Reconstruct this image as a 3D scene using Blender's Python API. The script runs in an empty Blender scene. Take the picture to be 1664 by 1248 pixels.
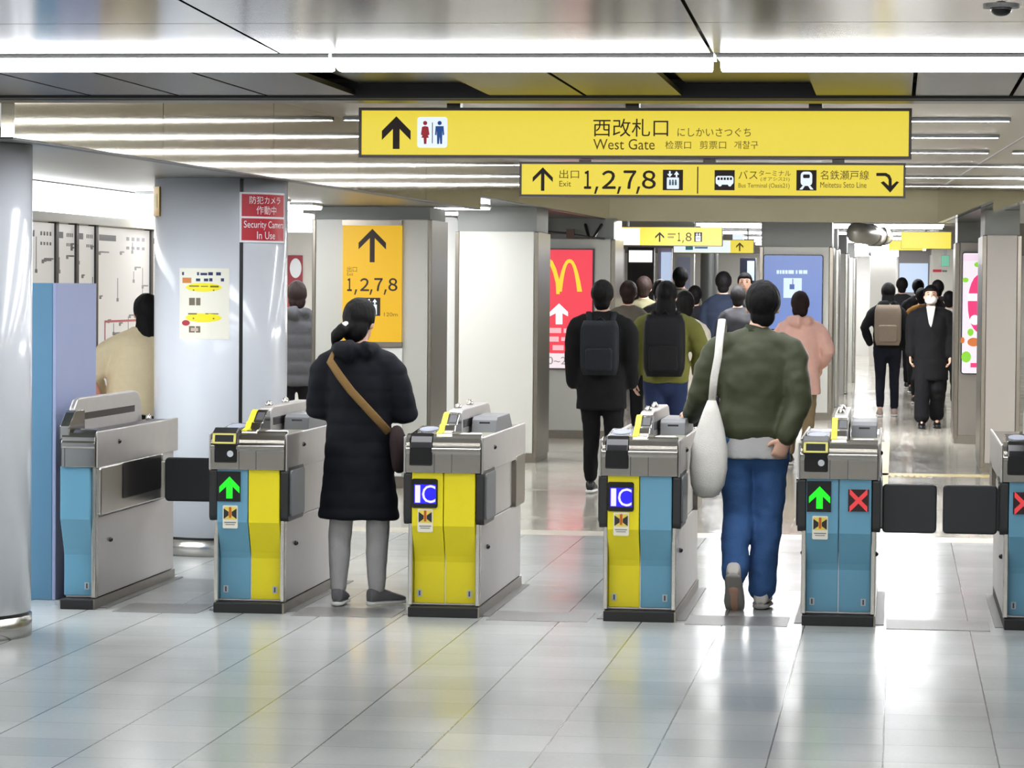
import bpy, bmesh, math, random
from mathutils import Vector, Matrix, noise
random.seed(7)
SC = bpy.context.scene
COL = SC.collection

# ------------------------------------------------------------------ camera
F_PX, CAM_H = 4950.0, 1.65
YAW, ROLL, PITCH = math.atan(623/4950), 0.0085, math.atan((624-464.7)/4950)
CF = Vector((-math.sin(YAW)*math.cos(PITCH), math.cos(YAW)*math.cos(PITCH), -math.sin(PITCH)))
_r = Vector((math.cos(YAW), math.sin(YAW), 0)); _u = _r.cross(CF)
CR = _r*math.cos(ROLL)+_u*math.sin(ROLL); CU = _u*math.cos(ROLL)-_r*math.sin(ROLL)
CC = Vector((0, 0, CAM_H))
cam = bpy.data.objects.new('camera', bpy.data.cameras.new('camera')); COL.objects.link(cam)
cam.matrix_world = Matrix(((CR.x, CU.x, -CF.x, CC.x), (CR.y, CU.y, -CF.y, CC.y), (CR.z, CU.z, -CF.z, CC.z), (0, 0, 0, 1)))
cam.data.sensor_width = 36; cam.data.lens = F_PX/1664*36; cam.data.clip_end = 300; cam.data.clip_start = .1
SC.camera = cam
def P(x, y, Y):            # photo pixel -> point at depth Y along the concourse
    d = CF+CR*((x-832)/F_PX)+CU*((624-y)/F_PX)
    return CC+d*(Y/d.y)
def PX(x, Y, y=466): return P(x, y, Y).x
def PZ(y, Y, x=832): return P(x, y, Y).z
def PF(x, y, z=0.0):       # photo pixel -> point at height z
    d = CF+CR*((x-832)/F_PX)+CU*((624-y)/F_PX)
    return CC+d*((z-CAM_H)/d.z)

# ------------------------------------------------------------------ world and exposure
LIGHT = 70.0               # radiance of the fluorescent line lights
W = bpy.data.worlds.new('world'); SC.world = W; W.use_nodes = True
W.node_tree.nodes['Background'].inputs[0].default_value = (1, .99, .96, 1)
W.node_tree.nodes['Background'].inputs[1].default_value = .5
SC.view_settings.view_transform = 'Standard'; SC.view_settings.look = 'None'
SC.view_settings.exposure = 0.0; SC.view_settings.gamma = 1.0; SC.view_settings.use_curve_mapping = False
SC.cycles.max_bounces = 8; SC.cycles.glossy_bounces = 5; SC.cycles.diffuse_bounces = 4
SC.cycles.caustics_reflective = False; SC.cycles.caustics_refractive = False
SC.cycles.sample_clamp_indirect = 6.0

# ------------------------------------------------------------------ materials
def lin(c):
    return tuple(((v/255)/12.92 if v/255 <= .04045 else ((v/255+.055)/1.055)**2.4) for v in c)+(1,)
MATS = {}
def mat(name, rgb, rough=.5, metal=0., emit=0., noise_amt=0., noise_scale=8., bump=0., bump_scale=30., stretch=(1, 1, 1), spec=.5, coat=0.):
    if name in MATS: return MATS[name]
    m = bpy.data.materials.new(name); m.use_nodes = True; nt = m.node_tree
    b = nt.nodes['Principled BSDF']; c = lin(rgb)
    b.inputs['Base Color'].default_value = c; b.inputs['Roughness'].default_value = rough
    b.inputs['Metallic'].default_value = metal; b.inputs['Specular IOR Level'].default_value = spec
    b.inputs['Coat Weight'].default_value = coat
    if emit:
        b.inputs['Emission Color'].default_value = c; b.inputs['Emission Strength'].default_value = emit
        b.inputs['Base Color'].default_value = tuple(v*.3 for v in c[:3])+(1,)
    if noise_amt or bump:
        tc = nt.nodes.new('ShaderNodeTexCoord'); mp = nt.nodes.new('ShaderNodeMapping')
        mp.inputs['Scale'].default_value = stretch; nt.links.new(tc.outputs['Object'], mp.inputs['Vector'])
    if noise_amt:
        n = nt.nodes.new('ShaderNodeTexNoise'); n.inputs['Scale'].default_value = noise_scale; n.inputs['Detail'].default_value = 4
        nt.links.new(mp.outputs[0], n.inputs['Vector'])
        r = nt.nodes.new('ShaderNodeMapRange'); r.inputs[3].default_value = 1-noise_amt; r.inputs[4].default_value = 1+noise_amt
        nt.links.new(n.outputs['Fac'], r.inputs[0])
        mx = nt.nodes.new('ShaderNodeVectorMath'); mx.operation = 'SCALE'; mx.inputs[0].default_value = c[:3]
        nt.links.new(r.outputs[0], mx.inputs['Scale']); nt.links.new(mx.outputs[0], b.inputs['Base Color'])
    if bump:
        n2 = nt.nodes.new('ShaderNodeTexNoise'); n2.inputs['Scale'].default_value = bump_scale; n2.inputs['Detail'].default_value = 3
        nt.links.new(mp.outputs[0], n2.inputs['Vector'])
        bp = nt.nodes.new('ShaderNodeBump'); bp.inputs['Strength'].default_value = bump; bp.inputs['Distance'].default_value = .02
        nt.links.new(n2.outputs['Fac'], bp.inputs['Height']); nt.links.new(bp.outputs[0], b.inputs['Normal'])
    MATS[name] = m
    return m
STEEL = mat('brushed stainless steel', (190, 188, 182), .24, 1., noise_amt=.08, noise_scale=30, stretch=(1, 1, 6))
STEEL_MATT = mat('satin stainless steel', (196, 193, 190), .42, 1., noise_amt=.05, noise_scale=14)
STEEL_DARK = mat('dark stainless trim', (128, 122, 112), .3, 1., noise_amt=.1, noise_scale=20)
FASCIA = mat('polished stainless fascia', (216, 209, 189), .05, 1., bump=.01, bump_scale=1.3, stretch=(1, 1, .1), noise_amt=.06, noise_scale=1.2)
BLACKM = mat('black plastic', (16, 17, 20), .35)
BLACKG = mat('black glossy plastic', (14, 15, 18), .12)
GREYD = mat('dark grey plastic', (58, 60, 64), .4)
GREYM = mat('mid grey plastic', (120, 122, 124), .4)
WHITEP = mat('white plastic', (226, 228, 230), .35)
YELLOW = mat('gate yellow', (228, 212, 0), .42, noise_amt=.03)
BLUE = mat('gate blue', (98, 154, 180), .42, noise_amt=.03)
SIGN_Y = mat('backlit yellow sign face', (234, 212, 62), .4, emit=.88, noise_amt=0)
SIGN_Y2 = mat('backlit deep yellow sign face', (246, 192, 8), .5, emit=.62)
SIGN_W = mat('backlit white sign face', (226, 238, 250), .4, emit=.95)
LAMP = mat('fluorescent tube', (246, 250, 255), .5, emit=LIGHT)
LAMP_FRONT = mat('front row diffuser', (250, 251, 255), .5, emit=16.0)
FILL_SOFT = mat('added soft fill panel', (250, 251, 255), .5, emit=9.0)  # emitter of the added panels behind the beam
LAMP_HALL = mat('hall light diffuser', (254, 252, 246), .5, emit=27.0)
FILL_PANEL = mat('added wide fill panel', (248, 250, 255), .5, emit=22.0)  # emitter of the added, unseen fill panels
FILL_STRONG = mat('added strong fill light', (250, 251, 255), .5, emit=50.0)  # emitter of the added far rows and brighter fill panels
INK = mat('black sign ink', (34, 14, 12), .6)
INK_BROWN = mat('brown sign ink', (112, 88, 20), .6)
RED = mat('red print', (214, 40, 58), .5)
BLUEP = mat('blue print', (20, 100, 200), .5)
PRINTW = mat('white print', (240, 242, 244), .5)
GREEN_LED = mat('green led', (20, 235, 30), .5, emit=1.1)
RED_LED = mat('red led', (226, 62, 66), .5, emit=.8)
BLUE_LED = mat('blue led', (30, 20, 240), .5, emit=.9)
WHITE_LED = mat('pale led', (226, 220, 255), .5, emit=1.0)

# ------------------------------------------------------------------ mesh builder
class MB:
    def __init__(s): s.v = []; s.f = []; s.fm = []; s.mats = []; s.cur = 0
    def use(s, m):
        if m not in s.mats: s.mats.append(m)
        s.cur = s.mats.index(m); return s
    def add(s, vs, fs):
        o = len(s.v); s.v += [tuple(v) for v in vs]
        for f in fs: s.f.append([i+o for i in f]); s.fm.append(s.cur)
    def box(s, x0, x1, y0, y1, z0, z1):
        x0, x1 = sorted((x0, x1)); y0, y1 = sorted((y0, y1)); z0, z1 = sorted((z0, z1))
        s.add([(x0, y0, z0), (x1, y0, z0), (x1, y1, z0), (x0, y1, z0), (x0, y0, z1), (x1, y0, z1), (x1, y1, z1), (x0, y1, z1)],
              [(3, 2, 1, 0), (4, 5, 6, 7), (0, 1, 5, 4), (1, 2, 6, 5), (2, 3, 7, 6), (3, 0, 4, 7)]); return s
    def prism_xz(s, pts, y0, y1):      # outline in x,z (counter-clockwise seen from -Y) extruded in y
        a = sum(pts[i][0]*pts[(i+1) % len(pts)][1]-pts[(i+1) % len(pts)][0]*pts[i][1] for i in range(len(pts)))
        if a < 0: pts = pts[::-1]
        n = len(pts)
        vs = [(p[0], y0, p[1]) for p in pts]+[(p[0], y1, p[1]) for p in pts]
        s.add(vs, [list(range(n)), list(range(2*n-1, n-1, -1))]+[(i, i+n, (i+1) % n+n, (i+1) % n) for i in range(n)]); return s
    def prism_yz(s, pts, x0, x1):      # outline in y,z extruded in x
        a = sum(pts[i][0]*pts[(i+1) % len(pts)][1]-pts[(i+1) % len(pts)][0]*pts[i][1] for i in range(len(pts)))
        if a < 0: pts = pts[::-1]
        n = len(pts)
        vs = [(x1, p[0], p[1]) for p in pts]+[(x0, p[0], p[1]) for p in pts]
        s.add(vs, [list(range(n)), list(range(2*n-1, n-1, -1))]+[(i, i+n, (i+1) % n+n, (i+1) % n) for i in range(n)]); return s
    def prism_xy(s, pts, z0, z1):
        a = sum(pts[i][0]*pts[(i+1) % len(pts)][1]-pts[(i+1) % len(pts)][0]*pts[i][1] for i in range(len(pts)))
        if a < 0: pts = pts[::-1]
        n = len(pts)
        vs = [(p[0], p[1], z1) for p in pts]+[(p[0], p[1], z0) for p in pts]
        s.add(vs, [list(range(n)), list(range(2*n-1, n-1, -1))]+[(i, i+n, (i+1) % n+n, (i+1) % n) for i in range(n)]); return s
    def loft(s, rings):                # list of rings (equal length), capped
        n = len(rings[0]); vs = [p for r in rings for p in r]; fs = []
        for k in range(len(rings)-1):
            for i in range(n):
                j = (i+1) % n
                fs.append((k*n+i, k*n+j, (k+1)*n+j, (k+1)*n+i))
        fs.append(list(range(n-1, -1, -1))); fs.append([(len(rings)-1)*n+i for i in range(n)])
        s.add(vs, fs); return s
    def cyl(s, c, r, z0, z1, seg=48, r2=None):
        r2 = r if r2 is None else r2
        return s.loft([[(c[0]+q*math.cos(2*math.pi*i/seg), c[1]+q*math.sin(2*math.pi*i/seg), z) for i in range(seg)] for z, q in ((z0, r), (z1, r2))])
    def disc_y(s, x, y0, y1, z, r, seg=24, rz=None):
        rz = rz or r
        return s.prism_xz([(x+r*math.cos(2*math.pi*i/seg), z+rz*math.sin(2*math.pi*i/seg)) for i in range(seg)], y0, y1)
    def tube(s, pts, rad, seg=14, side=None, dome=True):
        pts = [Vector(p) for p in pts]
        rad = [(r, r) if not isinstance(r, tuple) else r for r in rad]
        sd = Vector(side) if side else Vector((1, 0, 0))
        rings = []; n = len(pts)
        for i in range(n):
            t = (pts[min(i+1, n-1)]-pts[max(i-1, 0)]).normalized()
            a = sd-t*sd.dot(t)
            if a.length < 1e-3: a = Vector((0, 1, 0))-t*t.y
            a.normalize(); b = t.cross(a)
            ring = lambda c, k: [c+a*(rad[i][0]*k*math.cos(2*math.pi*j/seg))+b*(rad[i][1]*k*math.sin(2*math.pi*j/seg)) for j in range(seg)]
            m = min(rad[i])
            if i == 0 and dome: rings += [ring(pts[i]-t*m*.8, .3), ring(pts[i]-t*m*.5, .75)]
            rings.append(ring(pts[i], 1))
            if i == n-1 and dome: rings += [ring(pts[i]+t*m*.5, .75), ring(pts[i]+t*m*.8, .3)]
        return s.loft(rings)
    def ell(s, c, r, seg=20, rg=14, fn=None):
        rings = []
        for k in range(rg+1):
            th = math.pi*(k+.02 if k == 0 else (k-.02 if k == rg else k))/rg
            ring = []
            for j in range(seg):
                ph = 2*math.pi*j/seg
                d = Vector((math.sin(th)*math.cos(ph), math.sin(th)*math.sin(ph), -math.cos(th)))
                p = Vector((c[0]+d.x*r[0], c[1]+d.y*r[1], c[2]+d.z*r[2]))
                ring.append(fn(p, d) if fn else p)
            rings.append(ring)
        return s.loft(rings)
    def text(s, body, x0, x1, z0, z1, y, thick=.0015, fit=True):
        cu = bpy.data.curves.new('t', 'FONT'); cu.body = body; cu.size = 1; cu.extrude = 0; cu.resolution_u = 3
        ob = bpy.data.objects.new('t', cu); COL.objects.link(ob)
        bpy.context.view_layer.update(); dg = bpy.context.evaluated_depsgraph_get()
        me = bpy.data.meshes.new_from_object(ob.evaluated_get(dg))
        if len(me.vertices):
            xs = [v.co.x for v in me.vertices]; ys = [v.co.y for v in me.vertices]
            ax, bx, ay, by = min(xs), max(xs), min(ys), max(ys)
            sx = (x1-x0)/max(bx-ax, 1e-6); sz = (z1-z0)/max(by-ay, 1e-6)
            vs = [(x0+(v.co.x-ax)*sx, y, z0+(v.co.y-ay)*sz) for v in me.vertices]
            s.add(vs, [list(p.vertices) for p in me.polygons])
        bpy.data.objects.remove(ob); bpy.data.curves.remove(cu); bpy.data.meshes.remove(me); return s
    def xf(s, fn): s.v = [tuple(fn(Vector(v))) for v in s.v]; return s
    def build(s, name, m=None, parent=None, smooth=False, bevel=0, loc=None, seg=2):
        me = bpy.data.meshes.new(name)
        me.from_pydata(s.v, [], s.f)
        ms = s.mats if s.mats else [m]
        for q in ms: me.materials.append(q)
        if s.mats: me.polygons.foreach_set('material_index', s.fm)
        if smooth: me.polygons.foreach_set('use_smooth', [True]*len(me.polygons))
        me.update()
        ob = bpy.data.objects.new(name, me); COL.objects.link(ob)
        if loc: ob.location = loc
        if parent: ob.parent = parent
        if bevel:
            bv = ob.modifiers.new('b', 'BEVEL'); bv.width = bevel; bv.segments = seg; bv.limit_method = 'ANGLE'; bv.angle_limit = math.radians(40)
            bv.harden_normals = False
        return ob
    def remesh(s, name, m, parent, voxel, smooth_it=3, disp=None):
        s.mats = []; ob = s.build(name, m)
        r = ob.modifiers.new('r', 'REMESH'); r.mode = 'VOXEL'; r.voxel_size = voxel
        if smooth_it:
            q = ob.modifiers.new('s', 'SMOOTH'); q.factor = .5; q.iterations = smooth_it
        bpy.context.view_layer.update(); dg = bpy.context.evaluated_depsgraph_get()
        me = bpy.data.meshes.new_from_object(ob.evaluated_get(dg))
        old = ob.data; bpy.data.objects.remove(ob); bpy.data.meshes.remove(old)
        if disp:
            nr = [v.normal.copy() for v in me.vertices]
            for v, n in zip(me.vertices, nr): v.co += n*disp(v.co, n)
        me.polygons.foreach_set('use_smooth', [True]*len(me.polygons)); me.materials.clear(); me.materials.append(m); me.update()
        me.name = name
        ob = bpy.data.objects.new(name, me); COL.objects.link(ob); ob.parent = parent
        return ob
def rrect(x0, x1, z0, z1, r, n=5):
    pts = []
    for cx, cz, a0 in ((x1-r, z0+r, -90), (x1-r, z1-r, 0), (x0+r, z1-r, 90), (x0+r, z0+r, 180)):
        for i in range(n+1):
            a = math.radians(a0+90*i/n); pts.append((cx+r*math.cos(a), cz+r*math.sin(a)))
    return pts
def thing(name, label, cat, loc=(0, 0, 0), rz=0, group=None):
    o = bpy.data.objects.new(name, None); o.empty_display_size = .1; COL.objects.link(o)
    o.location = loc; o.rotation_euler = (0, 0, rz); o['label'] = label; o['category'] = cat
    if group: o['group'] = group
    return o
def tag(o, label, cat, group=None):
    o['label'] = label; o['category'] = cat
    if group: o['group'] = group
    return o
def struct(o, label=None):
    o['kind'] = 'structure'
    if label: o['label'] = label; o['category'] = 'structure'
    return o
def bx(x0, x1, y0, y1, z0, z1): return MB().box(x0, x1, y0, y1, z0, z1)

# ------------------------------------------------------------------ setting: floor
def floor_mat(name, c1, c2, joint, rough, tile, ox=0., oy=0.):
    m = bpy.data.materials.new(name); m.use_nodes = True; nt = m.node_tree; N = nt.nodes; L = nt.links
    b = N['Principled BSDF']
    g = N.new('ShaderNodeNewGeometry'); mp = N.new('ShaderNodeMapping'); mp.inputs['Location'].default_value = (ox, oy, 0)
    L.new(g.outputs['Position'], mp.inputs['Vector'])
    def M(op, a, b_=None):
        q = N.new('ShaderNodeMath'); q.operation = op
        for k_, v in enumerate((a, b_)):
            if v is None: continue
            if isinstance(v, (int, float)): q.inputs[k_].default_value = v
            else: L.new(v, q.inputs[k_])
        return q.outputs[0]
    sp = N.new('ShaderNodeSeparateXYZ'); L.new(mp.outputs[0], sp.inputs[0])
    ux, uy = M('DIVIDE', sp.outputs[0], tile), M('DIVIDE', sp.outputs[1], tile)
    jx = M('LESS_THAN', M('FRACT', ux), .0065/tile); jy = M('LESS_THAN', M('FRACT', uy), .006/tile)
    jf = M('MAXIMUM', M('MULTIPLY', jx, .9), M('MULTIPLY', jy, .38))
    cb = N.new('ShaderNodeCombineXYZ'); L.new(M('FLOOR', ux), cb.inputs[0]); L.new(M('FLOOR', uy), cb.inputs[1])
    wn = N.new('ShaderNodeTexWhiteNoise'); wn.noise_dimensions = '2D'; L.new(cb.outputs[0], wn.inputs['Vector'])
    mc = N.new('ShaderNodeMix'); mc.data_type = 'RGBA'; L.new(wn.outputs['Value'], mc.inputs['Factor']); mc.inputs[6].default_value = lin(c1); mc.inputs[7].default_value = lin(c2)
    mj = N.new('ShaderNodeMix'); mj.data_type = 'RGBA'; L.new(jf, mj.inputs['Factor']); L.new(mc.outputs[2], mj.inputs[6]); mj.inputs[7].default_value = lin(joint)
    n = N.new('ShaderNodeTexNoise'); n.inputs['Scale'].default_value = 60; n.inputs['Detail'].default_value = 5
    L.new(g.outputs['Position'], n.inputs['Vector'])
    r = N.new('ShaderNodeMapRange'); r.inputs[3].default_value = .9; r.inputs[4].default_value = 1.08; L.new(n.outputs['Fac'], r.inputs[0])
    mx = N.new('ShaderNodeVectorMath'); mx.operation = 'SCALE'; L.new(mj.outputs[2], mx.inputs[0]); L.new(r.outputs[0], mx.inputs['Scale'])
    L.new(mx.outputs[0], b.inputs['Base Color'])
    n3 = N.new('ShaderNodeTexNoise'); n3.inputs['Scale'].default_value = 1.6; n3.inputs['Detail'].default_value = 3
    L.new(g.outputs['Position'], n3.inputs['Vector'])
    r2 = N.new('ShaderNodeMapRange'); r2.inputs[1].default_value = .3; r2.inputs[2].default_value = .7
    r2.inputs[3].default_value = rough*.8; r2.inputs[4].default_value = rough*1.25
    L.new(n3.outputs['Fac'], r2.inputs[0]); L.new(r2.outputs[0], b.inputs['Roughness'])
    bp = N.new('ShaderNodeBump'); bp.inputs['Strength'].default_value = .25; bp.inputs['Distance'].default_value = .002; bp.invert = True
    L.new(jf, bp.inputs['Height'])
    L.new(bp.outputs[0], b.inputs['Normal'])
    b.inputs['Specular IOR Level'].default_value = .45
    return m
TILE = .4
fm = floor_mat('polished grey floor tile', (178, 181, 178), (168, 172, 170), (84, 86, 84), .2, TILE, ox=.4-(-.0095-.02) % .4, oy=.13)
fm2 = floor_mat('polished cream floor tile', (186, 180, 166), (176, 171, 158), (128, 122, 112), .13, .6, ox=.1, oy=.2)
struct(bx(-14, 10, -10, 20.05, -.12, 0).build('floor', fm))
struct(bx(-14, 10, 20.45, 78, -.12, 0).build('floor', fm2))
TRIMM = mat('cream threshold stone', (204, 198, 182), .3, noise_amt=.05, noise_scale=20)
struct(bx(-14, 10, 20.05, 20.45, -.12, .0).build('trim_1', TRIMM))
GRATE = mat('steel drain strip', (150, 150, 148), .35, .6, noise_amt=.25, noise_scale=160, stretch=(1, .3, 1))
m = MB()
for gx0, gx1 in ((-2.97, -2.46), (-1.99, -1.49), (-1.01, -.51), (-.03, .47), (-3.88, -3.45)): m.box(gx0, gx1, 14.86, 15.28, 0, .0025)
struct(m.build('trim_2', GRATE))
TACT = mat('pale yellow tactile paving', (206, 186, 116), .5, noise_amt=.06, noise_scale=12)
m = MB(); m.box(-.18, 1.1, 27.15, 27.45, 0, .004); m.box(-.2, -.05, 22.6, 33, 0, .004)
for i in range(8): m.box(-.14+i*.055, -.105+i*.055, 27.0, 27.13, 0, .005)
struct(m.build('trim_3', TACT))

# ------------------------------------------------------------------ setting: ceilings, beam and fascias
CEIL = mat('mirror polished ceiling panel', (98, 97, 92), .12, 1., bump=.02, bump_scale=2.)
CEIL_D = mat('dark polished ceiling panel', (64, 63, 61), .34, 1., bump=.02, bump_scale=2.)
GAPM = mat('black ceiling joint', (10, 10, 10), .6)
ZC = 2.445
m = MB(); y0, y1 = -10, 10.35
xs = [-.63+1.49*k for k in range(-9, 8)]
for a, b in zip(xs[:-1], xs[1:]):
    for c, d in ((-10, -4), (-4, 1.6), (1.6, 7.2), (7.2, 9.47), (9.47, 10.35)):
        m.box(a+.006, b-.006, c+.004, d-.004, ZC, ZC+.03)
        if c > 7: m.v[-8:] = [(v[0], v[1], v[2]-.03*(v[1]-10.35)) for v in m.v[-8:]]
m.use(GAPM) if False else None
struct(m.build('ceiling', CEIL))
m = MB(); edges = [PX(x, 12.5, 145) for x in (-165, -20, 130, 275, 420, 570, 785, 945, 1107, 1322, 1485, 1645)]
edges = [edges[0]-.45*k for k in range(24, 0, -1)]+edges+[edges[-1]+.45*k for k in range(1, 22)]
for i, (a, b) in enumerate(zip(edges[:-1], edges[1:])):
    z = ZC+.05 if (b-a) > .5 else ZC
    m.box(a+.008, b-.008, 10.75, 12.66, z, z+.02)
struct(m.build('ceiling', CEIL_D))
struct(bx(-14, 10, -10, 12.74, ZC+.075, ZC+.1).build('ceiling', GAPM))
BEAM = mat('dark bronze beam', (74, 71, 66), .35, .7, noise_amt=.08, noise_scale=4)
struct(bx(-14, 10, 12.76, 12.95, 2.43, 2.95).build('trim_4', BEAM))
struct(bx(-14, 10, 12.67, 12.76, 2.435, 2.5).build('trim_5', GAPM))
def slab(name, m, pts, z0, z1): return struct(MB().prism_xy(pts, z0, z1).build(name, m))
slab('ceiling', mat('satin raised ceiling', (150, 145, 132), .35, .8, noise_amt=.04), [(-3.83, 12.95), (.0+1.22, 12.95), (.4, 33.4), (-3.12, 33.4)], 2.73, 2.76)
# left fascia: two pieces, the farther with a higher lower edge; right fascia mirrored; back fascia across
def fascia(name, a, b, z0, z1, t):
    dx, dy = b[0]-a[0], b[1]-a[1]; l = math.hypot(dx, dy); nx, ny = -dy/l*t, dx/l*t
    return struct(MB().prism_xy([a, b, (b[0]+nx, b[1]+ny), (a[0]+nx, a[1]+ny)], z0, z1).build(name, FASCIA))
LF = [(-3.83, 12.95), (-3.385, 24.75), (-3.12, 33.2)]
EDGE = mat('black fascia edge', (22, 21, 20), .4)
struct(MB().prism_xy([(-3.835, 12.95), (-3.382, 24.75), (-3.442, 24.75), (-3.895, 12.95)], 2.272, 2.282).build('trim_6', EDGE))
struct(MB().prism_xy([(-3.387, 24.75), (-3.117, 33.2), (-3.177, 33.2), (-3.447, 24.75)], 2.38, 2.39).build('trim_7', EDGE))
fs_ = []
for k in range(5):
    t0, t1 = k/5, (k+1)/5
    a = (LF[0][0]+(LF[1][0]-LF[0][0])*t0, LF[0][1]+(LF[1][1]-LF[0][1])*t0+.004); b = (LF[0][0]+(LF[1][0]-LF[0][0])*t1, LF[0][1]+(LF[1][1]-LF[0][1])*t1-.004)
    fs_.append((a, b))
m = MB()
for a, b in fs_: m.prism_xy([a, b, (b[0]-.06, b[1]), (a[0]-.06, a[1])], 2.28, 2.73)
struct(m.build('wall_left', FASCIA))
struct(MB().prism_xy([LF[1], LF[2], (LF[2][0]-.06, LF[2][1]), (LF[1][0]-.06, LF[1][1])], 2.388, 2.73).build('wall_left', FASCIA))
struct(bx(-3.2, .5, 33.2, 33.3, 2.37, 2.76).build('wall_back', mat('beige steel fascia', (136, 129, 106), .3, 1., noise_amt=.05, noise_scale=2)))
RF = [(1.22, 12.95), (.76, 24.7), (.43, 33.2)]
struct(MB().prism_xy([RF[0], (RF[0][0]+.06, RF[0][1]), (RF[1][0]+.06, RF[1][1]), RF[1]], 2.28, 2.73).build('wall_right', FASCIA))
struct(MB().prism_xy([RF[1], (RF[1][0]+.06, RF[1][1]), (RF[2][0]+.06, RF[2][1]), RF[2]], 2.37, 2.73).build('wall_right', FASCIA))
LOWC = mat('satin low ceiling', (122, 119, 110), .35, .7, noise_amt=.04)
slab('ceiling', LOWC, [(-14, 12.96), (-3.9, 12.96), (-3.45, 24.7), (-14, 24.7)], 2.285, 2.31)
slab('ceiling', CEIL, [(-14, 24.7), (-3.45, 24.7), (-3.18, 33.3), (-14, 33.3)], 2.385, 2.41)
slab('ceiling', CEIL, [(1.29, 12.96), (10, 12.96), (10, 33.3), (.5, 33.3), (.83, 24.7)], 2.37, 2.4)
FARC = mat('grey far ceiling', (104, 101, 94), .6, .0, noise_amt=.05)
struct(bx(-14, 10, 33.31, 78, 2.5, 2.53).build('ceiling', FARC))
WALLB = mat('warm white wall panel', (206, 202, 192), .3, noise_amt=.03)
WALLW = mat('white far wall panel', (214, 212, 206), .35, noise_amt=.03)
struct(bx(-14, 10, 76, 76.2, 0, 2.5).build('wall_back', WALLW))
struct(bx(3.2, 3.3, 22, 76, 0, 2.37).build('wall_right', WALLB))
struct(bx(-8.2, -8.1, 23, 76, 0, 2.28).build('wall_left', WALLB))

# ------------------------------------------------------------------ line lights and added fill lights
def line_light(x0, x1, y, z, label, group, w=.1, h=.05, lamp=None):
    o = thing('ceiling_light', label, 'ceiling light', ((x0+x1)/2, y, z), 0, group); hl = (x1-x0)/2
    bx(-hl, hl, -w/2, w/2, -.02, 0).build('housing', WHITEP, o)
    MB().prism_yz([(-w/2+.008, -.021), (-w/2+.012, -h+.008), (-w*.2, -h), (w*.2, -h), (w/2-.012, -h+.008), (w/2-.008, -.021)], -hl+.012, hl-.012).build('tube', lamp or LAMP, o)
    return o
XL = [PX(x, 10.55, 80) for x in (-1320, -700, -75, 545, 1165, 1785, 2400)]
nm = ['far left', 'second from the left', 'left', 'middle', 'right', 'far right']
for k, (a, b) in enumerate(zip(XL[:-1], XL[1:])):
    lab = {2: 'bright white line light across the top left of the ceiling', 3: 'bright white line light across the ceiling above the big yellow sign', 4: 'bright white line light across the top right of the ceiling'}.get(k, 'bright white line light at the %s end of the ceiling row' % nm[k])
    line_light(a+.006, b-.006, 10.55, ZC+.012, lab, 'line lights of the front ceiling row', .2, .06, LAMP_FRONT)
for y in (7.6, 4.2, .8, -2.6, -6):
    for a, b in ((-9.5, -3.4), (-3.2, 2.4)):
        line_light(a, b, y, ZC-.002, 'white line light on the hall ceiling behind the viewer', 'line lights behind the viewer', .12, .05, LAMP_HALL)
for k, y in enumerate((19.4, 21.5, 23.9, 26.5, 29.2, 31.6)):
    t = (y-12.95)/20.3
    line_light(-3.75+.62*t, .7, y, 2.728, 'white line light across the raised steel ceiling, %s from the front' % ('first', 'second', 'third', 'fourth', 'fifth', 'sixth')[k], 'line lights of the raised ceiling', .05, .022)
for y in (39.4, 40.6, 45, 49.5, 53, 56.5, 60, 63, 66, 69, 72, 74.5):  # made-up rows, added to brighten the far walls and floor
    line_light(-2.6, .6, y, 2.498, 'white line light on the far concourse ceiling', 'line lights of the far concourse', .2, .05, FILL_STRONG)
for y in (13.5, 14.6, 15.7, 16.8):  # unseen panels added to light columns and pillars beyond the beam
    line_light(-3.5, .7, y, 2.728, 'wide light panel of the raised ceiling hidden right behind the bronze beam', 'light panels behind the bronze beam', .42, .05, FILL_SOFT)
for y in (33.9, 34.8):  # added out of sight to brighten the front of the middle pillar
    line_light(-2.9, .4, y, 2.498, 'wide light panel hidden behind the beige steel fascia', 'light panels behind the beige fascia', .42, .05, FILL_STRONG)
for y in (14.3, 15.5, 16.7):  # made-up panels, added to light the map wall and the cream jacket
    line_light(-6.6, -4.98, y, 2.283, 'wide light panel on the low ceiling hidden behind the nearest round column', 'light panels behind the nearest column', .4, .05, FILL_PANEL)
for y in (29.7,):  # extra unseen panel that brightens the red advert pillar
    line_light(-4.9, -3.55, y, 2.383, 'wide light panel on the ceiling hidden behind the blank grey pillar', 'light panels behind the blank pillar', .45, .04, FILL_PANEL)
for y in (20.9, 22.2, 23.5):  # added where the column hides them, to light the exit sign pillar
    line_light(-5.25, -4.5, y, 2.283, 'wide light panel on the low ceiling hidden behind the round column', 'light panels behind the round column', .45, .05, FILL_PANEL)
for y in (21.0, 22.6, 24.1):  # added off-frame to brighten the nearest right pillar
    line_light(1.2, 3.1, y, 2.368, 'wide light panel on the right ceiling just outside the photo', 'light panels of the right ceiling', .45, .05, FILL_STRONG)
for y in (13.6, 15.2, 16.8, 18.4):  # made-up off-frame panels that throw more light on columns and pillars
    line_light(-9.5, -5.6, y, 2.283, 'wide light panel on the low ceiling outside the left edge of the photo', 'light panels of the low left ceiling', .4, .05, FILL_PANEL)
for y in (25.2, 26.4, 27.6):  # unseen, put in to light the front of the blank grey pillar
    line_light(-7.6, -3.7, y, 2.383, 'wide light panel on the ceiling above the grey pillars', 'light panels above the grey pillars', .36, .04, FILL_PANEL)
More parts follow.
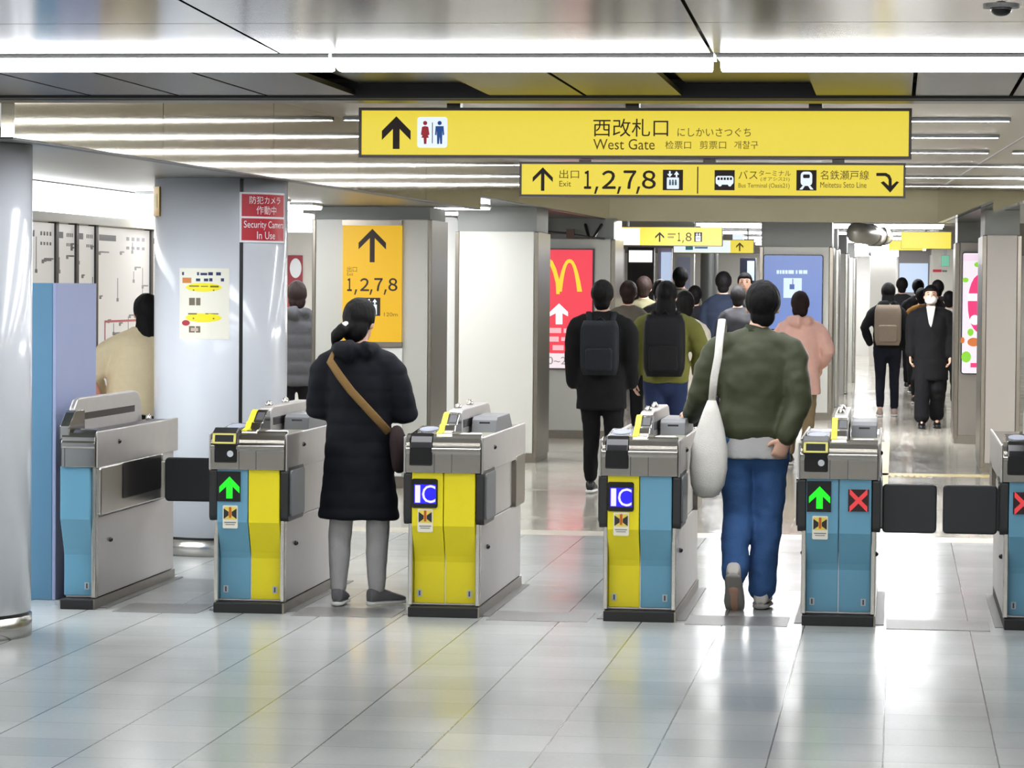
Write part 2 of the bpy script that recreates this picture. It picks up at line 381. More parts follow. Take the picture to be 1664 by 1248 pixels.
# ------------------------------------------------------------------ round columns
COLW = mat('glossy white column panel', (214, 218, 224), .16, 0., coat=.3, noise_amt=.015, noise_scale=3)
def column(name, label, x, y, r, top, seams):
    o = thing(name, label, 'column', (x, y, 0))
    m = MB()
    sg = 96; da = 2*math.pi/sg
    m.cyl((0, 0), r, .115, top, sg); sh = m.build('shaft', COLW, o, smooth=False)
    for p in sh.data.polygons: p.use_smooth = abs(p.normal.z) < .5
    b = MB().cyl((0, 0), r+.004, 0, .1, sg).build('base_ring', STEEL, o)
    for p in b.data.polygons: p.use_smooth = abs(p.normal.z) < .5
    MB().cyl((0, 0), r-.012, .1, .115, sg).build('shadow_gap', BLACKM, o)
    for a in seams:
        a = math.radians(a); c, s_ = math.cos(a), math.sin(a)
        q = MB().box(-.011, .011, -.006, .0025, .115, top-.002)
        q.xf(lambda v: Vector(((r+v.y)*c-v.x*s_, (r+v.y)*s_+v.x*c, v.z))).build('panel_joint', BLACKM, o)
    return o
C1 = Vector((PX(-94, 13.75, 470), 13.75, 0)); R1 = .415
C2 = Vector((PX(359, 18.35, 470), 18.35, 0)); R2 = .408
column('round_column', 'glossy white round column nearest the viewer at the left edge', C1.x, C1.y, R1, 2.284, (60,))
tc2 = math.degrees(math.asin((PX(392, 18.0, 470)-C2.x)/R2))
column('round_column', 'glossy white round column with red camera sign and yellow notice', C2.x, C2.y, R2, 2.284, (-90+tc2,))
def wrap(c, r, x_off):    # bends a flat mesh (x across, y depth, z up) around a column; x_off = arc length from the front
    def fn(v):
        a = (v.x+x_off)/r; q = r-v.y
        return Vector((q*math.sin(a), -q*math.cos(a), v.z))
    return fn
def subdiv_x(m, x0, x1, y0, y1, z0, z1, n=14):
    for i in range(n):
        m.box(x0+(x1-x0)*i/n, x0+(x1-x0)*(i+1)/n, y0, y1, z0, z1)
    return m
def arc_of(x): return R2*math.asin(max(-1, min(1, (PX(x, 18.2, 470)-C2.x)/R2)))
# red camera sign
a0 = arc_of(400); a1 = a0+.36; zt, zb = PZ(312, 17.98, 430), PZ(394, 17.98, 430)
o = thing('wall_sign', 'red and white security camera sign on the round column', 'sign', (C2.x, C2.y, 0))
fn = wrap(C2, R2, 0)
subdiv_x(MB(), a0, a1, -.012, -.002, zb, zt).xf(fn).build('sign_plate', PRINTW, o)
m = MB().use(RED); zm = (zt+zb)/2
CR_ = mat('crimson sign field', (186, 24, 44), .4)
m.use(CR_); subdiv_x(m, a0+.012, a1-.012, -.0135, -.012, zm+.006, zt-.012); subdiv_x(m, a0+.012, a1-.012, -.0135, -.012, zb+.012, zm-.006)
m.xf(fn).build('sign_field', None, o)
m = MB().use(PRINTW); hh = (zt-zb)/2
m.text('防犯カメラ', a0+.06, a1-.06, zt-hh*.46, zt-hh*.16, -.0145); m.text('作動中', a0+.105, a1-.1, zt-hh*.88, zt-hh*.54, -.0145)
m.xf(fn).build('lettering', None, o); m = MB().use(PRINTW)
m.text('Security Camera', a0+.025, a1-.02, zm-hh*.5, zm-hh*.14, -.0145); m.text('In Use', a0+.11, a1-.11, zm-hh*.86, zm-hh*.56, -.0145)
m.xf(fn).build('lettering', None, o)
# yellow notice
a0, a1 = arc_of(306), arc_of(386); zt, zb = PZ(436, 17.95, 345), PZ(551, 17.95, 345); w = a1-a0; h = zt-zb
o = thing('notice_poster', 'cream notice with two yellow bubbles stuck on the round column', 'poster', (C2.x, C2.y, 0))
subdiv_x(MB(), a0, a1, -.003, -.0005, zb, zt).xf(fn).build('paper', mat('cream paper', (232, 230, 214), .5), o)
UV = lambda u, v: (a0+w*u, zt-h*v)
def pr(m, u0, u1, v0, v1, y=-.0045):
    q0 = UV(u0, v1); q1 = UV(u1, v0); m.box(q0[0], q1[0], y, -.003, q0[1], q1[1])
m = MB().use(mat('bubble yellow', (238, 226, 30), .5))
for v in (.27, .7):
    q = UV(.5, v); m = MB().use(MATS['bubble yellow']); A_, B_ = w*.36, h*.062
    for i in range(16):
        u0, u1 = -1+i/8, -1+(i+1)/8; e0, e1 = B_*math.sqrt(max(0.002, 1-u0*u0)), B_*math.sqrt(max(0.002, 1-u1*u1))
        m.prism_xz([(q[0]+u0*A_, q[1]-e0), (q[0]+u1*A_, q[1]-e1), (q[0]+u1*A_, q[1]+e1), (q[0]+u0*A_, q[1]+e0)], -.0042, -.003)
    m.xf(fn).build('yellow_bubble', None, o)
m = MB().use(mat('navy print', (28, 44, 92), .5))
pr(m, .06, .42, .055, .1); pr(m, .45, .58, .065, .1); pr(m, .6, .84, .055, .1); pr(m, .36, .6, .145, .185); pr(m, .62, .9, .14, .185)
m.use(mat('olive print', (112, 104, 26), .5)); pr(m, .22, .42, .245, .262, -.0055); pr(m, .46, .6, .25, .262, -.0055); pr(m, .64, .8, .245, .27, -.0055); pr(m, .3, .72, .3, .32, -.0055)
pr(m, .2, .38, .635, .655, -.0055); pr(m, .55, .8, .635, .65, -.0055); pr(m, .3, .72, .7, .72, -.0055)
m.use(mat('orange print', (200, 120, 40), .5)); pr(m, .07, .26, .135, .21)
m.xf(fn).build('printed_lines', None, o)
m = MB().use(mat('taupe print', (104, 92, 70), .5)); pr(m, .22, .45, .42, .525); m.xf(fn).build('ticket_picture', None, o)
m = MB().use(MATS['taupe print']); pr(m, .22, .45, .82, .91)
m.use(mat('crimson print', (176, 30, 50), .5)); q = UV(.15, .775); m.disc_y(q[0], -.0055, -.003, q[1], w*.085, 20, h*.04)
m.use(mat('pale ticket print', (196, 176, 160), .5)); pr(m, .26, .41, .845, .89, -.006)
m.xf(fn).build('ticket_picture', None, o)
# small gold plaque on the left flank of that column
a = arc_of(255); m = MB().use(mat('gold plaque', (150, 116, 50), .35, .5))
subdiv_x(m, a-.03, a+.09, -.012, -.001, PZ(352, 18.2, 255), PZ(304, 18.2, 255), 6)
m.use(mat('pale plaque print', (214, 200, 150), .5)); subdiv_x(m, a+.01, a+.06, -.0135, -.012, PZ(338, 18.2, 255), PZ(316, 18.2, 255), 3)
tag(m.xf(fn).build('wall_plaque', None, None, loc=(C2.x, C2.y, 0)), 'small gold plaque high on the left flank of the round column', 'plaque')

# ------------------------------------------------------------------ blue booth behind the leftmost gate
BOOTH1 = mat('booth blue', (82, 128, 158), .5, noise_amt=.03, noise_scale=5)
BOOTH2 = mat('booth pale lavender blue', (146, 156, 190), .5, noise_amt=.03, noise_scale=5)
xb1 = PX(104, 15.5, 700); zb_ = PZ(460, 15.5, 90)
o = thing('partition_box', 'tall blue box standing between the round column and the leftmost gate', 'box', (xb1-.22, 15.78, 0))
bx(-.3, .2, -.43, .36, 0, zb_).build('front_panel', BOOTH1, o, bevel=.004)
q = bx(.2, .22, -.43, .36, 0, zb_).build('side_panel', BOOTH2, o, bevel=.004); q['label'] = 'pale lavender blue side panel'

# ------------------------------------------------------------------ ticket gates
GY0 = 14.93; GL = 1.72
HEADM = mat('gate head stainless', (164, 161, 156), .13, 1., noise_amt=.03, noise_scale=3)
SIDE = mat('gate side stainless', (206, 203, 202), .36, .85, noise_amt=.05, noise_scale=6)
def gate(xc, label, lcol, rcol, ldisp=None, rdisp=None, flaps=(), half=False, reader='plain', pads=True):
    o = thing('ticket_gate', label, 'ticket gate', (xc, GY0, 0), 0, 'ticket gates in a row')
    W2 = .18; xl = -W2 if not half else 0.0; fr = .022       # outer half width
    bx(xl+.005, W2-.005, .0, GL, 0, .05).build('plinth', mat('black rubber plinth', (20, 20, 21), .6, noise_amt=.2, noise_scale=60), o, bevel=.004)
    MB().box(W2-.005, W2+.004, .004, GL, .0, .052).build('kick_rail', STEEL_DARK, o)
    bx(xl-.035 if not half else xl, W2+.045, .09, GL+.03, 0, .004).build('floor_plate', mat('floor plate', (126, 126, 124), .4, .5), o)
    # body
    bx(xl+.012, W2-.012, .085, GL-.02, .05, .725).build('body', SIDE, o, bevel=.006)
    for s in ((-1, 1) if not half else (1,)):
        x = s*W2
        m = MB(); m.box(x-s*.0135, x-s*.002, .1, GL-.015, .468, .715); m.build('upper_side_panel', SIDE, o, bevel=.004)
        m = MB(); m.box(x-s*.0135, x-s*.003, .075, GL-.01, .055, .462); m.build('lower_side_panel', SIDE, o, bevel=.004)
        m = MB(); m.box(x-s*fr, x, .03, .085, .055, .725); m.build('corner_post', STEEL, o, bevel=.004)
        q = MB(); q.tube([(x-s*.006, .32, .33), (x+s*.004, .32, .33)], [.012, .012], 12); q.build('sensor_eye', BLACKG, o, smooth=True)
    # coloured front doors with the set-back foot
    prof = [(0, .722), (0, .455), (.012, .43), (.07, .30), (.08, .27), (.08, .062), (.1, .062), (.1, .722)]
    xm = 0 if not half else None
    doors = [(-W2+fr, -.002, lcol), (.002, W2-fr, rcol)] if not half else [(xl+.004, W2-fr, rcol)]
    for a, b, c in doors:
        d = MB().prism_yz(prof, a, b).build('front_door', c, o, bevel=.004)
        n = MB(); cx = a+.03 if a < -.01 else b-.035
        n.use(mat('grey number plate', (176, 186, 190), .4)).box(cx-.012, cx+.012, .0775, .0805, .095, .13)
        n.use(GREYD).box(cx-.004, cx+.004, .0765, .0775, .1, .125)
        n.build('number_plate', None, d)
    # displays
    def disp(kind, a):
        if kind == 'green':
            z0, z1 = .56, .71; m = MB().use(BLACKG).box(a, a+.118, -.006, .002, z0, z1); d = m.build('display', None, o)
            cx = a+.062; k = .0515; zt = .685
            pts = [(cx, zt), (cx+k, zt-.052), (cx+k, zt-.083), (cx+.016, zt-.05), (cx+.016, zt-.11), (cx-.016, zt-.11), (cx-.016, zt-.05), (cx-k, zt-.083), (cx-k, zt-.052)]
            MB().prism_xz(pts, -.0075, -.006).build('arrow', GREEN_LED, d)
        elif kind == 'ic':
            z0, z1 = .545, .69; d = MB().prism_xz(rrect(a-.004, a+.128, z0, z1, .012), -.006, .002).build('display', BLACKG, o)
            MB().box(a+.01, a+.12, -.007, -.006, z0+.022, z1-.028).build('screen', BLUE_LED, d)
            MB().text('C', a+.05, a+.117, z0+.025, z1-.031, -.0078).build('lettering', WHITE_LED, d)
            q = [(-.004, 0), (.004, 0)]
            MB().prism_xz(rrect(a+.015, a+.041, z0+.026, z1-.032, .002), -.0082, -.0076).build('lettering', WHITE_LED, d)
        elif kind == 'red':
            z0, z1 = .565, .672; d = MB().box(a+.045, a+.145, -.006, .002, z0, z1).build('display', mat('dark red display', (40, 6, 10), .2), o)
            cx, cz, k, t = a+.095, (z0+z1)/2, .043, .014; m = MB()
            for s in (1, -1):
                m.prism_xz([(cx-k, cz-s*k-t), (cx+k, cz+s*k-t), (cx+k, cz+s*k+t), (cx-k, cz-s*k+t)], -.0075-.0004*s, -.006)
            m.build('cross', RED_LED, d)
    if ldisp: disp(ldisp, -W2+.024)
    if rdisp: disp(rdisp, .0)
    if not half and ldisp:
        d = MB().prism_xz(rrect(-W2+.052, -W2+.128, .425, .54, .006), -.0035, .001).build('warning_sticker', mat('sticker white', (226, 222, 206), .4), o)
        cx = -W2+.09; m = MB().use(mat('sticker yellow', (226, 206, 90), .4)).box(cx-.032, cx+.032, -.0042, -.0035, .47, .532)
        m.use(BLACKM)
        for s in (1, -1): m.prism_xz([(cx+s*.008, .508), (cx+s*.033, .525), (cx+s*.033, .472), (cx+s*.008, .49)], -.005, -.0042)
        m.use(mat('sticker orange', (190, 90, 20), .4)).box(cx-.006, cx+.006, -.0052, -.0042, .478, .522); m.disc_y(cx, -.0052, -.0042, .526, .007, 12)
        m.use(GREYM).box(cx-.03, cx+.03, -.0045, -.0035, .452, .457); m.box(cx-.024, cx+.024, -.0045, -.0035, .442, .446)
        m.build('sticker_print', None, d)
    # flap pads and flaps
    if pads and not half:
        for s, pm in ((-1, BLACKG), (1, GREYM)):
            x = s*W2
            q = MB().prism_yz([(p[0], p[1]) for p in rrect(.012, .42, .46, .735, .03)], x-s*.02, x+s*.022).build('flap_housing', BLACKM, o, bevel=.004)
            MB().prism_yz([(p[0], p[1]) for p in rrect(.06, .40, .485, .715, .02)], x+s*.022, x+s*.03).build('flap_cover', pm if s > 0 else BLACKG, q)
            q = MB().prism_yz([(p[0], p[1]) for p in rrect(GL-.42, GL-.03, .46, .735, .03)], x-s*.02, x+s*.022).build('flap_housing', STEEL_DARK, o, bevel=.004)
    if half:
        q = MB().prism_yz([(p[0], p[1]) for p in rrect(.05, GL-.35, .47, .72, .02)], W2-.02, W2+.022).build('flap_housing', STEEL, o, bevel=.01)
        MB().prism_yz([(p[0], p[1]) for p in rrect(.48, GL-.42, .53, .715, .015)], W2+.022, W2+.027).build('flap_window', mat('smoked steel', (62, 60, 58), .18, .9), q)
    for s, yf in flaps:
        x = s*W2; f0, f1 = x+s*.03, x+s*.295
        z0, z1 = (.455, .695)
        fl = MB().prism_xz(rrect(min(f0, f1), max(f0, f1), z0, z1, .022), yf, yf+.028).build('flap', mat('black padded flap', (20, 23, 28), .42, noise_amt=.1, noise_scale=40), o, bevel=.008)
        m = MB(); m.box(x-s*.01, x+s*.035, yf-.012, yf+.045, z0+.02, z1-.02); m.build('hinge', BLACKM if not half else STEEL, fl, bevel=.004)
    # stainless head with rolled front
    def headprof(top, back): return [(-.012, .72), (-.012, .815), (-.02, .824), (-.02, .842), (-.008, .852), (-.006, .87), (.008, .892), (.035, .906), (.06, .912)]+[(y, z) for y, z in ((.075, top), (back, top), (back, .72))]
    hx0, hx1 = (xl-.022 if not half else xl), W2+.018
    m = MB().prism_yz(headprof(.888, GL), hx0+.012, hx1-.012); hd = m.build('head', HEADM, o, bevel=.003)
    MB().box(hx1-.012, hx1, .0, GL+.01, .715, .9).build('head_side_plate', STEEL_MATT, o, bevel=.006)
    if not half: MB().box(hx0, hx0+.012, .0, GL+.01, .715, .9).build('head_side_plate', STEEL_MATT, o, bevel=.006)
    q = MB(); q.tube([(hx1-.006, .42, .83), (hx1+.003, .42, .83)], [.012, .012], 12); q.build('sensor_eye', BLACKG, o, smooth=True)
    for x in (-.045, .042) if not half else (.03,): bx(x-.0015, x+.0015, -.0135, -.011, .722, .815).build('head_joint', GREYD, hd)
    # raised spine with sloping steps
    sx0, sx1 = (-.045, .038) if not half else (.0, .05)
    ar0, ar1 = (.045, .30) if not half else (.1, .2)
    sp = [(.02, .86), (.03, .915), (.12, .925), (.15, .95), (.19, .955), (.27, 1.0), (.31, 1.008), (.36, 1.008), (.36, .86)]
    if half: sp = [(.0, .86), (.0, .925), (.1, .99), (.12, 1.0), (.3, 1.0), (.3, .86)]
    s_ = MB().prism_yz(sp, sx0, sx1).build('spine', HEADM, o, bevel=.005)
    rise = .012 if not half else .05
    top = 1.01+rise
    sy = .33 if not half else .12
    MB().prism_yz([(sy, .86), (sy+.02, top-.05), (sy+.08, top-.008), (sy+.14, top), (GL-.34, top), (GL-.26, top-.012), (GL-.2, top-.06), (GL-.17, .86)], sx0+.01, sx1-.005 if not half else sx1-.012).build('spine_hood', STEEL_MATT, o, bevel=.008, seg=3)
    m = MB(); xw = sx1-.005 if not half else sx1-.012
    zs0, zs1 = (.925, .965) if not half else (.945, .98)
    m.box(xw-.002, xw+.0022, sy+.12, GL-.35, zs0, zs1); m.build('indicator_slot', mat('dark slot', (38, 34, 34), .2), o)
    if not half:
        d = MB().use(mat('yellow spine label', (232, 222, 30), .4))
        d.prism_yz([(y, z+.0015) for y, z in sp[1:7]]+[(y, z-.004) for y, z in sp[1:7]][::-1], sx0+.002, sx0+.03); d.build('yellow_strip', None, s_)
        MB().prism_yz([(.2, .9625), (.262, .9975), (.262, .994), (.2, .959)], sx0+.04, sx1-.008).build('status_window', GREYD, s_)
        for yy, hh in ((.52, .022), (.95, .026)):
            MB().ell((-.004, yy, top+.004), (.018, .05, hh), 16, 8).build('sensor_dome', STEEL, o, smooth=True)
        # right hand ticket side
        bx(.06, W2-.012, .09, .2, .885, .912).build('ticket_tray', WHITEP, o, bevel=.01)
        bx(.044, W2+.006, .205, 1.05, .884, .893).build('ticket_deck', mat('olive grey deck', (150, 148, 128), .4), o)
        d = MB().prism_yz([(.66, .89), (.68, .955), (.72, .972), (1.2, .972), (1.32, .9), (1.32, .89)], .046, W2-.004).build('fare_display', GREYM, o, bevel=.004)
        MB().prism_yz([(.671, .908), (.678, .945), (.676, .9455), (.669, .9085)], .085, W2-.04).build('screen', mat('dark fare screen', (30, 32, 40), .15), d)
        # left hand card reader
        d = MB().prism_yz([(.08, .885), (.08, .906), (.1, .914), (.40, .935), (.43, .932), (.43, .885)], -W2+.006, sx0-.004).build('card_reader', BLACKG, o, bevel=.004)
        m = MB().disc_y(0, -.002, .002, 0, .046, 32, .1)
        th = math.atan(.021/.3)
        m.xf(lambda v: Vector((v.x-.112, .25+v.z*math.cos(th), .9255+v.z*math.sin(th)-v.y))).build('touch_disc', mat('pale touch disc', (200, 208, 232), .3, emit=.35), d)
        MB().prism_yz([(-.0225, .755), (-.0225, .845), (-.01, .872), (.004, .9), (.035, .915), (.055, .918), (.055, .88), (0, .88), (0, .755)], -W2+.01, sx0-.01).build('reader_front', BLACKG, o, bevel=.008, seg=3)
        if reader == 'framed':
            d = MB().prism_yz([(-.045, .845), (-.03, .905), (.03, .93), (.05, .92), (.02, .85)], -W2+.002, sx0-.006).build('guide_unit', BLACKM, o, bevel=.006)
            yf = mat('pale yellow frame', (224, 216, 120), .4)
            m = MB()
            def fq(x0, x1, t0, t1, dd=.0025):
                A = Vector((-.0455, .848)); B = Vector((-.031, .904)); n = Vector((-(B-A).y, (B-A).x)).normalized()*dd
                p0 = A.lerp(B, t0); p1 = A.lerp(B, t1)
                m.prism_yz([tuple(p0), tuple(p1), tuple(p1+n), tuple(p0+n)], x0, x1)
            ax, bx_ = -W2+.006, sx0-.01
            fq(ax, bx_, .05, .2); fq(ax, bx_, .82, .97); fq(ax, ax+.012, .05, .97); fq(bx_-.012, bx_, .05, .97)
            m.build('guide_frame', yf, d)
            m = MB().disc_y((sx0-W2)/2+.025, -.0245, -.0225, .80, .016, 20); m.build('touch_mark', mat('pale mark', (200, 206, 210), .4), o)
    else:
        bx(sx1+.002, hx1-.014, .04, GL-.05, .886, .892).build('deck', GREYD, o)
        MB().ell((sx1+.03, GL-.2, .9), (.015, .04, .03), 14, 8).build('sensor_dome', STEEL, o, smooth=True)
    return o
gx = [PX(v, GY0, 1000) for v in (92, 402, 719, 1037.5, 1361)]
g6x = PX(1630, GY0, 1000)+.18
gate(gx[0]+.012, 'half width blue gate at the left end of the row, against the tall blue box', None, BLUE, half=True, flaps=((1, 1.37),))
gate(gx[1], 'gate with a blue left door, yellow right door and a green arrow', BLUE, YELLOW, ldisp='green', reader='framed')
gate(gx[2], 'gate with both doors yellow and a blue IC display', YELLOW, YELLOW, ldisp='ic')
gate(gx[3], 'gate with a yellow left door, blue right door and an IC display', YELLOW, BLUE, ldisp='ic')
gate(gx[4], 'all blue gate with a green arrow and a red cross', BLUE, BLUE, ldisp='green', rdisp='red', flaps=((1, .1),), reader='framed')
gate(g6x, 'blue gate cut by the right edge of the photo, red cross on its left door', BLUE, BLUE, rdisp=None, ldisp='red_l' if False else None, flaps=((-1, .1),))
# the rightmost gate carries its red cross on the left door
def red_cross(o, a, z0=.565, z1=.672):
    d = MB().box(a, a+.1, -.006, .002, z0, z1).build('display', mat('dark red display', (40, 6, 10), .2), o)
    cx, cz, k, t = a+.05, (z0+z1)/2, .043, .014; m = MB()
    for s in (1, -1): m.prism_xz([(cx-k, cz-s*k-t), (cx+k, cz+s*k-t), (cx+k, cz+s*k+t), (cx-k, cz-s*k+t)], -.0075-.0004*s, -.006)
    m.build('cross', RED_LED, d)
red_cross([q for q in COL.objects if q.get('label', '').startswith('blue gate cut')][0], -.14)

# ------------------------------------------------------------------ hanging signs
def arrow_up(m, cx, zt, w, h, t, y0, y1):
    m.prism_xz([(cx, zt), (cx+w/2, zt-w*.5), (cx+w/2, zt-w*.5-t*1.35), (cx, zt-t*1.35)], y0, y1)
    m.prism_xz([(cx, zt), (cx, zt-t*1.35), (cx-w/2, zt-w*.5-t*1.35), (cx-w/2, zt-w*.5)], y0, y1)
    m.box(cx-t/2, cx+t/2, y0-.0004, y1, zt-h, zt-t*.6)
class Pix:                 # lays out print on a sign face in the plane Y, from photo coordinates
    def __init__(s, Y): s.Y = Y
    def r(s, x0, y0, x1, y1):
        a = P(x0, y1, s.Y); b = P(x1, y0, s.Y); return a.x, b.x, a.z, b.z
    def box(s, m, x0, y0, x1, y1, d=.0015, k=0):
        a = s.r(x0, y0, x1, y1); m.box(a[0], a[1], s.Y-d-k, s.Y-k, a[2], a[3])
    def rr(s, m, x0, y0, x1, y1, rad, d=.0015, k=0):
        a = s.r(x0, y0, x1, y1); m.prism_xz(rrect(a[0], a[1], a[2], a[3], rad), s.Y-d-k, s.Y-k)
    def text(s, m, t, x0, y0, x1, y1, k=.0012):
        a = s.r(x0, y0, x1, y1); m.text(t, a[0], a[1], a[2], a[3], s.Y-k)
    def poly(s, m, pts, d=.0015, k=0):
        m.prism_xz([(P(x, y, s.Y).x, P(x, y, s.Y).z) for x, y in pts], s.Y-d-k, s.Y-k)
    def up(s, m, cx, yt, w, yb, t, d=.0015):
        a = s.r(cx-w/2, yt, cx+w/2, yb); arrow_up(m, (a[0]+a[1])/2, a[3], a[1]-a[0], a[3]-a[2], (a[1]-a[0])*t/w, s.Y-d, s.Y)
    def disc(s, m, x, y, rx, ry=None, d=.0015, k=0):
        a = s.r(x-rx, y-(ry or rx), x+rx, y+(ry or rx)); m.disc_y((a[0]+a[1])/2, s.Y-d-k, s.Y-k, (a[2]+a[3])/2, (a[1]-a[0])/2, 24, (a[3]-a[2])/2)
def digits(S_, m, ds, y0, y1, commas, yc):
    h = (y1-y0); e = h*.022
    for ch, x0, x1 in ds:
        for i, (ex, ey) in enumerate(((-e, 0), (e, 0), (0, -e), (0, e))): S_.text(m, ch, x0+e+ex, y0+e+ey, x1-e+ex, y1-e+ey, .0012+.00012*i)
    for x in commas: S_.poly(m, [(x-h*.02, y1-h*.13), (x+h*.12, y1-h*.13), (x-h*.02, yc), (x-h*.12, yc)], .0012)
YS = 13.12
FRAME = mat('dark brown sign frame', (40, 24, 20), .35)
def hang_sign(name, label, x0, y0, x1, y1, Y, depth=.12, fr=5, face=SIGN_Y):
    o = thing(name, label, 'hanging sign', (0, 0, 0))
    a = Pix(Y).r(x0, y0, x1, y1); c = Vector(((a[0]+a[1])/2, Y+depth/2, a[2])); o.location = c
    fx = (P(x0+fr, y0, Y).x-a[0])
    inv = lambda v: v-c
    m = MB(); m.box(a[0], a[1], Y+.006, Y+depth, a[2], a[3])
    m.box(a[0], a[0]+fx, Y-.008, Y+.006, a[2], a[3]); m.box(a[1]-fx, a[1], Y-.008, Y+.006, a[2], a[3])
    m.box(a[0]+fx, a[1]-fx, Y-.008, Y+.006, a[3]-fx, a[3]); m.box(a[0]+fx, a[1]-fx, Y-.008, Y+.006, a[2], a[2]+fx)
    m.xf(inv).build('sign_case', FRAME, o)
    MB().box(a[0]+fx, a[1]-fx, Y, Y+.006, a[2]+fx, a[3]-fx).xf(inv).build('sign_face', face, o)
    return o, inv
BIG, inv = hang_sign('hanging_sign', 'big yellow hanging sign reading West Gate with toilet symbol', 583, 176, 1482, 256, YS)
S = Pix(YS)
m = MB(); S.up(m, 644, 189, 47, 242, 11); m.xf(inv).build('arrow_symbol', INK, BIG)
m = MB(); S.text(m, '西改札口', 964, 193, 1086, 222); m.xf(inv).build('lettering', INK, BIG)
m = MB(); S.text(m, 'にしかいさつぐち', 1101, 208, 1220, 222); S.text(m, 'West Gate', 964, 226, 1064, 243); S.text(m, '检票口', 1081, 229, 1123, 242); S.text(m, '剪票口', 1137, 229, 1180, 242); S.text(m, '개찰구', 1193, 229, 1232, 242)
q = m.xf(inv).build('lettering', INK_BROWN, BIG); q['label'] = 'small brown lettering'
pl = MB(); S.rr(pl, 678, 190, 727, 240, .012); pl = pl.xf(inv).build('toilet_plate', SIGN_W, BIG)
m = MB(); m.use(RED); S.disc(m, 691, 200, 3.4, k=.0015); S.poly(m, [(691, 205), (696, 206), (698, 219), (695.5, 220), (697, 224), (693.5, 224), (693, 234), (689, 234), (688.5, 224), (685, 224), (686.5, 220), (684, 219), (686, 206)], k=.0015)
m.use(GREYD); S.box(m, 702, 199, 703.5, 233, k=.0015)
m.use(BLUEP); S.disc(m, 714.5, 200, 3.4, k=.0015); S.poly(m, [(708, 205), (721, 205), (722, 219), (719.5, 220), (719, 211), (718.5, 234), (715.5, 234), (714.5, 222), (713.5, 234), (710.5, 234), (710, 211), (709.5, 220), (707, 219)], k=.0015)
m.xf(inv).build('toilet_pictogram', None, pl)
for x in (736, 1027, 1325):
    a = S.r(x-11, 163, x+11, 176.4); MB().box(a[0], a[1], YS+.02, YS+.1, a[2], 2.735).xf(inv).build('hanger', BLACKM, BIG)
LOW, inv = hang_sign('hanging_sign', 'lower yellow hanging sign reading exits 1,2,7,8 and bus terminal', 844, 265, 1472, 319.5, YS, fr=4)
m = MB(); S.up(m, 882, 272, 33, 310, 5.5); m.xf(inv).build('arrow_symbol', INK, LOW)
m = MB(); digits(S, m, (('１', 949, 961), ('２', 978, 1001), ('７', 1013, 1034), ('８', 1043, 1066)), 277, 307, (969, 1006, 1037), 315); m.xf(inv).build('lettering', INK, LOW)
m = MB(); S.text(m, '出口', 909, 276, 941, 290); S.text(m, 'Exit', 909, 294, 928, 303)
S.text(m, 'バス', 1200, 277, 1231, 291); S.text(m, 'ターミナル', 1233, 277, 1285, 286); S.text(m, '(オアシス21)', 1236, 288, 1283, 295); S.text(m, 'Bus Terminal (Oasis21)', 1200, 298, 1283, 307)
S.text(m, '名鉄瀬戸線', 1333, 277, 1412, 292); S.text(m, 'Meitetsu Seto Line', 1333, 296, 1408, 305)
q = m.xf(inv).build('lettering', INK_BROWN, LOW); q['label'] = 'small brown lettering'
m = MB(); S.box(m, 1132.5, 271, 1135, 314.5); m.xf(inv).build('divider', INK_BROWN, LOW)
def lift_icon(S_, x0, y0, x1, y1, par, inv):
    w = x1-x0; h = y1-y0; m = MB(); S_.box(m, x0, y0, x1, y1); q = m.xf(inv).build('lift_plate', INK, par)
    m = MB(); S_.rr(m, x0+w*.2, y0+h*.38, x1-w*.2, y1-h*.06, .003, k=.0015)
    S_.poly(m, [(x0+w*.22, y0+h*.2), (x0+w*.48, y0+h*.2), (x0+w*.35, y0+h*.36)], k=.0015); S_.poly(m, [(x0+w*.55, y0+h*.24), (x0+w*.81, y0+h*.24), (x0+w*.68, y0+h*.06)], k=.0015)
    S_.box(m, x0+w*.31, y0+h*.06, x0+w*.39, y0+h*.22, k=.0015); S_.box(m, x0+w*.64, y0+h*.2, x0+w*.72, y0+h*.36, k=.0015)
    m.xf(inv).build('lift_pictogram', SIGN_W, q)
    m = MB()
    for k in (.36, .5, .64): S_.disc(m, x0+w*k, y0+h*.52, w*.045, h*.04, k=.003); S_.box(m, x0+w*(k-.05), y0+h*.56, x0+w*(k+.05), y0+h*.76, k=.003)
    m.xf(inv).build('passenger_symbol', mat('slate print', (90, 120, 140), .5), q)
lift_icon(S, 1077, 276, 1110, 309, LOW, inv)
m = MB(); S.box(m, 1161, 276.5, 1194, 309); q = m.xf(inv).build('bus_plate', INK, LOW)
m = MB(); S.rr(m, 1163, 286, 1192, 300, .01, k=.0015); S.disc(m, 1170, 300, 3, k=.0015); S.disc(m, 1186, 300, 3, k=.0015); m.xf(inv).build('bus_pictogram', SIGN_W, q)
m = MB()
for k in range(5): S.box(m, 1166+k*5, 288.5, 1169.6+k*5, 292.5, k=.003)
m.xf(inv).build('bus_windows', INK, q)
m = MB(); S.box(m, 1294, 276.5, 1327, 309.5); q = m.xf(inv).build('train_plate', INK, LOW)
m = MB(); S.rr(m, 1301, 279, 1320, 302, .016, k=.0015); S.poly(m, [(1304, 302), (1308, 302), (1304, 308), (1299, 308)], k=.0015); S.poly(m, [(1313, 302), (1317, 302), (1322, 308), (1317, 308)], k=.0015); m.xf(inv).build('train_pictogram', SIGN_W, q)
m = MB(); S.rr(m, 1305, 283.5, 1316, 289.5, .004, k=.003); m.xf(inv).build('train_window', INK, q)
m = MB()
